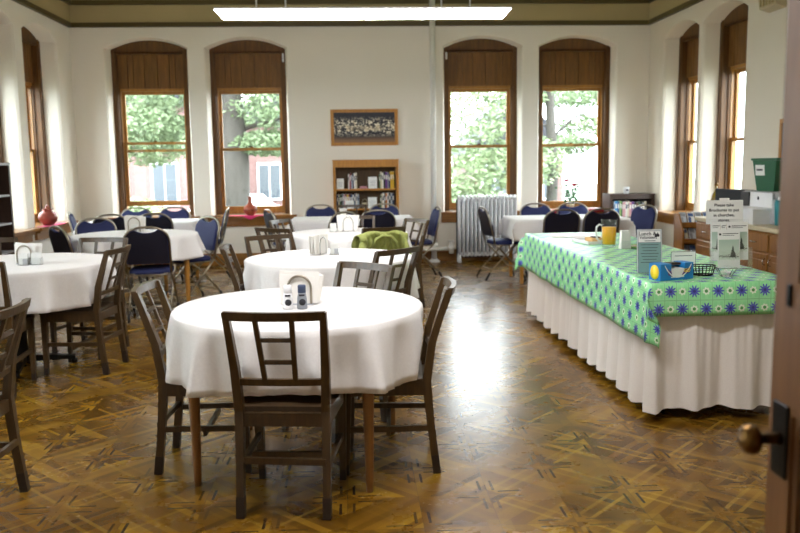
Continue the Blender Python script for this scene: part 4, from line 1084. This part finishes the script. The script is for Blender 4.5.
for (x,y,z,s) in ((-.075,-.02,.42,.055),(.04,-.03,.36,.052),(.0,.0,.565,.042)):
    m=MB(); m.tube([(0,0,.09),(x*.3,y,.25),(x,y,z)],.004,6); o=m.build('stem','leaf',r)
    m=MB()
    for k in range(16):
        a=k*2.4; tt=.3+.045*k; d=Vector((math.cos(a)*math.sin(tt+.5),math.sin(a)*math.sin(tt+.5),math.cos(tt+.5)*.8)); e=d.cross(Vector((0,0,1))).normalized()
        c=Vector((x,y,z)); m.add([c,c+d*s*.6+e*s*.5,c+d*s*1.05,c+d*s*.6-e*s*.5],[(0,1,2,3)])
    m.lathe([(0,-s*.45),(s*.5,-s*.25),(s*.72,.1*s),(s*.6,s*.4),(s*.3,s*.3),(0,s*.45)],12,(x,y,z)); m.build('blossom','petal',o)
m=MB()
for k in range(90):
    z=rd.uniform(.1,.5); a=rd.uniform(0,6.28); rr=rd.uniform(.01,.05+.08*(z>.3)); 
    if z>.24 and rd.random()<.55: continue
    c=Vector((rr*math.cos(a)*1.5,rr*math.sin(a)*.5,z)); d=Vector((math.cos(a),math.sin(a)*.4,rd.uniform(-.3,.6))).normalized()*.05; e=d.cross(Vector((rd.uniform(-1,1),1,.3))).normalized()*.018
    m.add([c,c+d*.5+e,c+d,c+d*.5-e],[(0,1,2,3)])
m.build('leaves','leaf',r)

# ------------------------------------------------ on the round tables
TZ=.7635
def napkin_holder(x,y,z,rz,label,style='arch',s=1.0,full=True):
    r=thing('napkin_holder',(x,y,z),rz,label,'napkin holder','napkin holders on the dining tables')
    m=MB(); m.box(-.06*s,.06*s,-.035*s,.045*s,0,.006); m.build('base_plate','chrome' if style=='wire' else 'grey_plastic',r)
    def arch(y,mat,rad=.004,w=.05):
        m=MB(); pts=[(-w*s,y*s,.006)]+[(w*s*math.cos(PI-PI*i/12),y*s,(.075+.055*math.sin(PI*i/12))*s) for i in range(13)]+[(w*s,y*s,.006)]
        m.tube(pts,rad*s,8); m.build('end_arch',mat,r)
    if style=='wire': arch(-.03,'chrome',.0035,.045); arch(.04,'chrome',.0035,.045)
    else: arch(-.03,'steel',.0055,.052); arch(.04,'steel',.0055,.052)
    rd=random.Random(int(x*100)); m=MB()
    for k in range(9):
        w=rd.uniform(.070,.080)*s; yy=(-.024+.007*k)*s; h=rd.uniform(.135,.152)*s; sk=rd.uniform(-.015,.02)*s
        m.add([(-w+sk,yy,.007),(w+sk*.3,yy,.007),(w+sk*1.5,yy+.002,h-rd.uniform(0,.02)*s),(-w+sk*1.6,yy+.002,h),(-w+sk,yy+.0045*s,.007),(w+sk*.3,yy+.0045*s,.007),(w+sk*1.5,yy+.0065*s,h-.012*s),(-w+sk*1.6,yy+.0065*s,h)],[(3,2,1,0),(4,5,6,7),(0,1,5,4),(1,2,6,5),(2,3,7,6),(3,0,4,7)])
    m.build('napkins','napkin',r)
    return r
napkin_holder(-.262,3.90,TZ,-6,'white paper napkins in a grey arched holder on the near round table',s=1.08)
def shaker(x,y,z,body,cap,label,blob):
    r=thing('shaker',(x,y,z),0,label,'shaker'); m=MB(); m.lathe([(0,0),(.0235,0),(.0245,.01),(.0225,.05),(.018,.075),(0,.078)],18); m.build('jar',body,r)
    m=MB(); m.lathe([(0,.076),(.019,.076),(.019,.108),(.016,.112),(0,.112)],18); m.build('cap',cap,r)
    m=MB(); m.tube([(0.003,-.0245,.034),(0.003,-.0225,.034)],.0155,14); m.build('round_label',blob,r)
    m=MB(); m.box(-.012,.014,-.0225,-.0195,.062,.070); m.build('band_label','ink',r)
shaker(-.312,3.765,TZ,'plastic_white','plastic_white','white salt shaker with a round black label on the near round table','ink')
shaker(-.247,3.77,TZ,solid('b','#8b8f96',.3),solid('b','#33415e'),'pepper shaker with a dark blue cap on the near round table','ink')
napkin_holder(-.255,6.05,TZ,62,'wire napkin holder turned side-on on the second round table','wire')
def packet_box(x,y,z,label,dark=True):
    r=thing('packet_caddy',(x,y,z),0,label,'caddy','small sugar packet caddies'); m=MB(); m.box(-.036,.036,-.025,.025,0,.004); m.box(-.036,.036,-.025,-.022,.004,.05); m.box(-.036,.036,.022,.025,.004,.05); m.box(-.036,-.033,-.022,.022,.004,.05); m.box(.033,.036,-.022,.022,.004,.05); m.build('dish','clear_glass',r)
    m=MB()
    for k in range(6): m.box(-.03,.03,-.019+k*.0065,-.0145+k*.0065,.005,.075+.004*(k%3))
    m.build('packets','paper',r)
    if dark: m=MB(); m.box(.0,.031,-.0225,-.0195,.008,.045); m.build('dark_packet','grey_plastic',r)
packet_box(-.145,6.02,TZ,'clear caddy of packets beside the side-on wire napkin holder')
napkin_holder(-.055,8.10,TZ,4,'napkin holder with a chrome arch on the third round table','wire',1.1)
packet_box(-.20,8.06,TZ,'clear caddy of packets left of the napkin holder on the third round table',False)
napkin_holder(-2.30,5.83,TZ,-8,'napkin holder on the left pedestal table','arch',1.0)
packet_box(-2.285,5.745,TZ,'caddy of packets in front of the napkin holder on the left pedestal table')
packet_box(-2.205,5.76,TZ,'second caddy of packets, right one of two, on the left pedestal table',False)
napkin_holder(-2.24,8.50,TZ,-4,'napkin holder on the round table amid the blue chairs','arch',1.15)
packet_box(-2.22,8.40,TZ,'caddy of packets before the napkin holder amid the blue chairs')
r=thing('folded_napkin',(-.12,10.0,.755),0,'white napkin folded upright on the middle long table','napkin')
m=MB(); m.add([(-.05,-.03,.13),(.05,-.03,.13),(0,.04,.13),(-.02,-.012,0),(.02,-.012,0),(0,.02,0)],[(0,1,2),(5,4,3),(0,3,4,1),(1,4,5,2),(2,5,3,0)]); m.build('napkin_fold','napkin',r)
m=MB(); m.lathe([(0,-.002),(.03,-.002),(.03,.012),(0,.012)],12); m.build('foot','napkin',r)

# jacket over the back of the seventh wooden chair
W7=WOOD[6]; a=R_(W7[2]); p7=place(*W7[:3])
r=thing('lime_jacket',p7,W7[2],'lime green jacket draped over the back of a wooden chair','jacket')
rd=random.Random(2); m=MB(); vs=[]; NU,NV=40,34
def prof(v):   # v 0..1 : down the inside, over the rail, down the outside
    L=v*.60
    if L<.16: return (-.235-.02*(L/.16), .675+L*.98)
    if L<.22: q=(L-.16)/.06*PI; return (-.270-.026*(1-math.cos(q)), .832+.014*math.sin(q))
    q=(L-.22); return (-.322+.10*q/.4, .832-q*.97)
for j in range(NV+1):
    v=j/NV; y,z=prof(v)
    for i in range(NU+1):
        u=i/NU*2-1; wd=.235+.03*math.sin(v*9); 
        dz=-.055*abs(u)**3-.01*math.sin(u*7+v*4); f=.017*math.sin(u*11+v*6+1.5*math.sin(v*9))+.013*math.sin(u*19-v*13+1)+.012*math.sin(v*17+u*3)
        k=0 if .24<v<.38 else 1
        out=f*k*(1 if v>.3 else -1); vs.append((u*wd-.02, y-(abs(out)+.006*k if v>.3 else -abs(out)-.006*k), z+dz*(.6+.4*k)))
w=NU+1; m.add(vs,[(j*w+i,j*w+i+1,(j+1)*w+i+1,(j+1)*w+i) for j in range(NV) for i in range(NU)],0,True)
o=m.build('jacket_body','jacket',r); sm=o.modifiers.new('s','SOLIDIFY'); sm.thickness=.006
m=MB(); m.tube([(.17,-.315,.76),(.205,-.32,.64),(.215,-.31,.5),(.225,-.30,.36),(.225,-.30,.26)],[.028,.036,.034,.03,.034],10); m.build('sleeve','jacket',r)
m=MB(); m.tube([(-.20,-.32,.78),(-.235,-.325,.66),(-.235,-.32,.5),(-.24,-.31,.38)],[.028,.038,.034,.032],10); m.build('sleeve','jacket',r)
m=MB(); m.tube([(-.12,-.335,.70),(-.10,-.34,.77),(-.04,-.345,.80),(.04,-.345,.79),(.09,-.34,.74),(.10,-.335,.66)],[.012,.016,.014,.015,.016,.01],8); m.build('collar','jacket',r)

# ------------------------------------------------ on the buffet
GZ=BZ+.003
def jug():
    r=thing('juice_pitcher',(1.942,6.08,GZ),0,'clear glass pitcher of orange juice on the buffet','pitcher')
    m=MB(); m.lathe([(0,.001),(.052,.001),(.054,.10),(.057,.20),(.062,.210)],28,cap=False); m.build('glass_body','clear_glass',r)
    m=MB(); m.lathe([(0,.022),(.0505,.022),(.0525,.10),(.0535,.152),(0,.152)],28); m.build('orange_juice','juice',r)
    m=MB(); m.tube([(-.055,0,.165),(-.075,0,.172),(-.096,0,.155),(-.10,0,.11),(-.092,0,.065),(-.072,0,.045),(-.053,0,.05)],.0075,10); m.build('handle','plastic_white',r)
jug()
r=thing('cutlery_stand',(2.025,5.95,GZ),0,'upright stack of white folded napkins in a clear holder, right of the juice','napkins')
m=MB()
for k in range(5): m.add([(-.040+k*.016,-.03,0),(-.028+k*.016,-.03,0),(-.026+k*.0135,-.02,.135-.004*(k%2)),(-.034+k*.0135,-.02,.135-.004*(k%2)),(-.040+k*.016,.03,0),(-.028+k*.016,.03,0),(-.026+k*.0135,.02,.135),(-.034+k*.0135,.02,.135)],[(3,2,1,0),(4,5,6,7),(0,1,5,4),(1,2,6,5),(2,3,7,6),(3,0,4,7)])
m.build('napkins','napkin',r); m=MB(); m.box(-.048,.048,-.038,.038,0,.004); m.box(-.048,.048,-.040,-.037,.004,.06); m.build('holder','clear_glass',r)
r=thing('pastry_tray',(1.93,6.45,GZ),8,'flat tray with a small brown box left of the juice','tray')
m=MB(); m.prism([(-.11,-.16),(.11,-.16),(.11,.16),(-.11,.16)],0,.008,0,'xy'); m.box(-.115,.115,-.165,-.155,0,.022); m.box(-.115,.115,.155,.165,0,.022); m.box(-.115,-.105,-.155,.155,0,.022); m.box(.105,.115,-.155,.155,0,.022); m.build('tray_body','plastic_white',r)
m=MB(); m.box(-.05,.06,-.10,.05,.009,.04,0,.004); o=m.build('small_box',solid('b','#d8b070'),r); m=MB(); m.box(-.02,.035,-.07,.01,.041,.048,0,.002); m.build('dark_lid','ink',o)
r=thing('paper_sheets',(1.86,6.98,GZ),-4,'white sheets of paper lying on the far part of the buffet','paper')
m=MB(); m.box(-.14,.14,-.11,.11,0,.003); m.build('top_sheet','paper',r); m=MB(); m.box(.02,.30,-.16,.05,-.0005,.0015); m.build('under_sheet','napkin',r)
r=thing('plate',(2.13,6.0,GZ),0,'plate with a green rim right of the napkin stack','plate')
m=MB(); m.lathe([(0,0),(.06,0),(.10,.014),(.098,.017),(.06,.004),(0,.004)],28); m.build('plate_body',solid('b','#9cc46a'),r); m=MB(); m.lathe([(0,.006),(.065,.006),(.07,.012),(0,.02)],20); m.build('pale_food','counter',r)
# teal sign in an acrylic frame
def sign_holder():
    r=thing('acrylic_sign',(1.705,4.58,GZ),-3,'teal and white printed notice in a clear stand behind the blue box','sign')
    w,h=.075,.262
    m=MB(); m.box(-w,w,-.004,.004,0,h); m.box(-w,w,-.004,.075,0,.003); m.build('stand','acrylic',r)
    m=MB(); m.box(-w+.003,w-.003,-.0062,-.0045,.006,h-.004); m.build('backing_sheet',solid('b','#c9cfd0'),r)
    m=MB(); m.box(-w+.009,w-.009,-.0072,-.0063,.008,h-.012); m.build('dark_border','dark_edge',r)
    m=MB(); m.box(-w+.011,w-.011,-.0082,-.0073,.010,.182); m.build('teal_panel','teal_print',r)
    m=MB(); m.box(-w+.011,w-.011,-.0082,-.0073,.184,h-.014); m.build('title_panel','paper',r)
    text('title_lettering','Lunch &',.030,'ink',r,(-.012,-.0086,.224),xs=.95); text('title_lettering','Volunteers',.026,'ink',r,(-.008,-.0086,.204),xs=.82)
    m=MB(); m.box(-.028,.034,-.0088,-.0083,.190,.194)
    for k in range(7): q=.052-.006*(k%3); m.box(-q,q,-.0088,-.0083,.168-k*.017,.1715-k*.017)
    m.build('printed_lines','dark_edge',r)
    m=MB(); m.prism([(.030,.215),(.056,.215),(.058,.226),(.052,.232),(.048,.242),(.042,.230),(.034,.236),(.030,.228)],-.0088,-.0083); m.build('emblem','ink',r)
    r.rotation_euler=(R_(-6),0,R_(-3))
sign_holder()
# blue card box, turned so its left end shows
def candy():
    r=thing('blue_box',(1.752,4.375,GZ),20,'low bright blue cardboard box with a yellow oval on its end','box')
    L,D_,H_=.115,.045,.092
    m=MB(); m.box(-L,L,-D_,D_,0,.012)
    m.box(-L,-L+.075,-D_,D_,.012,H_); m.box(L-.06,L,-D_,D_,.012,H_)
    m.box(-L+.075,L-.06,D_-.003,D_,.012,H_-.01); m.build('carton','blue_card',r)
    m=MB()
    n=14; top=[];pts=[]
    for i in range(n+1):
        x=-L+.030+(2*L-.045)*i/n; u=i/n*2-1; pts.append((x,.020+.066*u*u*abs(u)**.3))
    poly=pts+[(x,z-.008) for x,z in reversed(pts)]
    m.prism(poly,-D_-.0015,-D_+.0005); m.build('white_swoosh','paper',r)
    m=MB(); m.prism([(-L+.045,.066),(-L+.055,.030),(-L+.085,.018),(-L+.075,.05)],-D_-.0012,-D_-.0002); m.prism([(L-.085,.020),(L-.03,.035),(L-.012,.07),(L-.06,.055)],-D_-.0012,-D_-.0002); m.build('purple_panel','purple',r)
    text('lettering','GO',.028,'yellow',r,(L-.045,-D_-.0018,.040))
    m=MB(); m.box(-L+.076,L-.061,-D_+.003,D_-.005,.013,.062); m.build('white_packets','paper',r)
    m=MB(); m.box(-L+.06,L-.03,-.012,D_-.006,.078,.090,0,.003); m.build('brown_strip','chair_cap',r)
    m=MB(); m.lathe([(0,0),(1,0),(1,.0015),(0,.0015)],26); m.xf(Matrix.Translation((-L-.0002,0,.045))@Matrix.Rotation(-PI/2,4,'Y')@Matrix.Diagonal((.040,.034,1,1))); m.build('yellow_oval','yellow',r)
candy()
r=thing('small_notice',(2.035,4.90,GZ),0,'low white notice in a clear stand behind the blue box','sign')
m=MB(); m.box(-.08,.08,-.003,.003,0,.095); m.box(-.08,.08,-.003,.05,0,.003); m.build('stand','acrylic',r)
m=MB(); m.box(-.077,.077,-.0045,-.0032,.005,.092); m.build('paper_sheet','paper',r)
m=MB(); m.box(-.078,.078,-.0055,-.0046,.088,.0905); m.box(-.078,-.0755,-.0055,-.0046,.01,.088); m.box(.0755,.078,-.0055,-.0046,.01,.088); m.box(-.055,.055,-.0055,-.0046,.062,.066); m.build('printed_lines','dark_edge',r)
r=thing('wire_basket',(1.985,4.50,GZ),0,'small black wire basket between the blue box and the glass dish','basket')
def ring(z,a,b_): return [(a*math.cos(2*PI*k/24),b_*math.sin(2*PI*k/24),z) for k in range(24)]
m=MB(); m.tube(ring(.055,.072,.05),.003,6,closed=True); m.tube(ring(.03,.066,.045),.002,6,closed=True); m.tube(ring(.004,.058,.038),.003,6,closed=True)
for k in range(20): c,s=math.cos(2*PI*k/20),math.sin(2*PI*k/20); m.tube([(.058*c,.038*s,.004),(.072*c,.05*s,.055)],.0018,5)
m.build('wire_frame','black_metal',r); m=MB(); m.lathe([(0,0),(.05,0),(.05,.002),(0,.002)],16); m.build('base_disc','black_metal',r)
r=thing('glass_dish',(2.085,4.42,GZ),0,'faceted clear glass dish beside the black wire basket','dish')
m=MB(); m.lathe([(0,0),(.03,0),(.034,.008),(.062,.05),(.058,.052),(.03,.012),(0,.012)],9); 
m.sm=[False]*len(m.sm); m.build('bowl','cut_glass',r)
m=MB(); 
for k in range(5): a=k*1.25; m.lathe([(0,0),(.011,.004),(.012,.012),(.004,.018),(0,.018)],6,(.02*math.cos(a),.02*math.sin(a),.014+.004*(k%2)))
m.build('wrapped_sweets','napkin',r)
def display():
    r=thing('brochure_display',(2.245,4.70,GZ),0,'clear acrylic display of winter-scene brochures under a printed notice','display')
    m=MB(); m.box(-.118,.118,.025,.029,0,.30); m.box(-.118,.118,-.045,.029,0,.004); m.box(-.118,.118,-.032,-.029,.004,.11); m.box(-.118,-.115,-.029,.025,.004,.13); m.box(.115,.118,-.029,.025,.004,.13); m.build('stand','acrylic',r)
    def sheet(name,x0,x1,y,z0,z1,lab=None):
        m=MB(); m.box(x0,x1,y,y+.003,z0,z1); o=m.build(name,'paper',r)
        w=x1-x0; m=MB(); m.quad((x0+.006,y-.0008,z0+.02),(x1-.006,y-.0008,z0+.02),(x1-.006,y-.0008,z0+(z1-z0)*.74),(x0+.006,y-.0008,z0+(z1-z0)*.74)); m.quad((x1-.006,y-.0003,z0+.02),(x0+.006,y-.0003,z0+.02),(x0+.006,y-.0003,z0+(z1-z0)*.74),(x1-.006,y-.0003,z0+(z1-z0)*.74)); m.build('winter_photo','winter',o)
        m=MB(); m.box(x0+w*.22,x1-w*.08,y-.001,y,z1-.026,z1-.022); m.box(x0+w*.22,x1-w*.25,y-.001,y,z1-.036,z1-.0335); m.box(x0+.008,x0+w*.15,y-.001,y,z1-.034,z1-.022); m.build('printed_lines','ink',o)
    sheet('brochure_sheet',-.113,-.055,.018,.055,.285); sheet('brochure_sheet',-.052,-.018,.018,.055,.285); sheet('brochure_sheet',-.015,.112,.016,.055,.283)
    sheet('brochure_sheet',-.088,.045,-.024,.008,.238)
    r.rotation_euler=(R_(-5),0,R_(-2))
    n=thing('printed_notice',(2.225,4.76,GZ+.268),0,'white notice reading Please take Brochures, standing above the brochure display','sign')
    m=MB(); m.box(-.112,.112,-.001,.001,0,.142); m.build('paper_sheet','paper',n)
    m=MB(); m.box(-.03,.03,.0015,.0025,.10,.155); m.build('tape','napkin',n)
    for k,tx in enumerate(('Please take','Brochures to put','in churches,','stores.')): text('lettering',tx,.0245,'ink',n,(-.004,-.0016,.105-k*.030),xs=1.0,ext=.0006)
    n.rotation_euler=(R_(-5),0,R_(-2))
display()
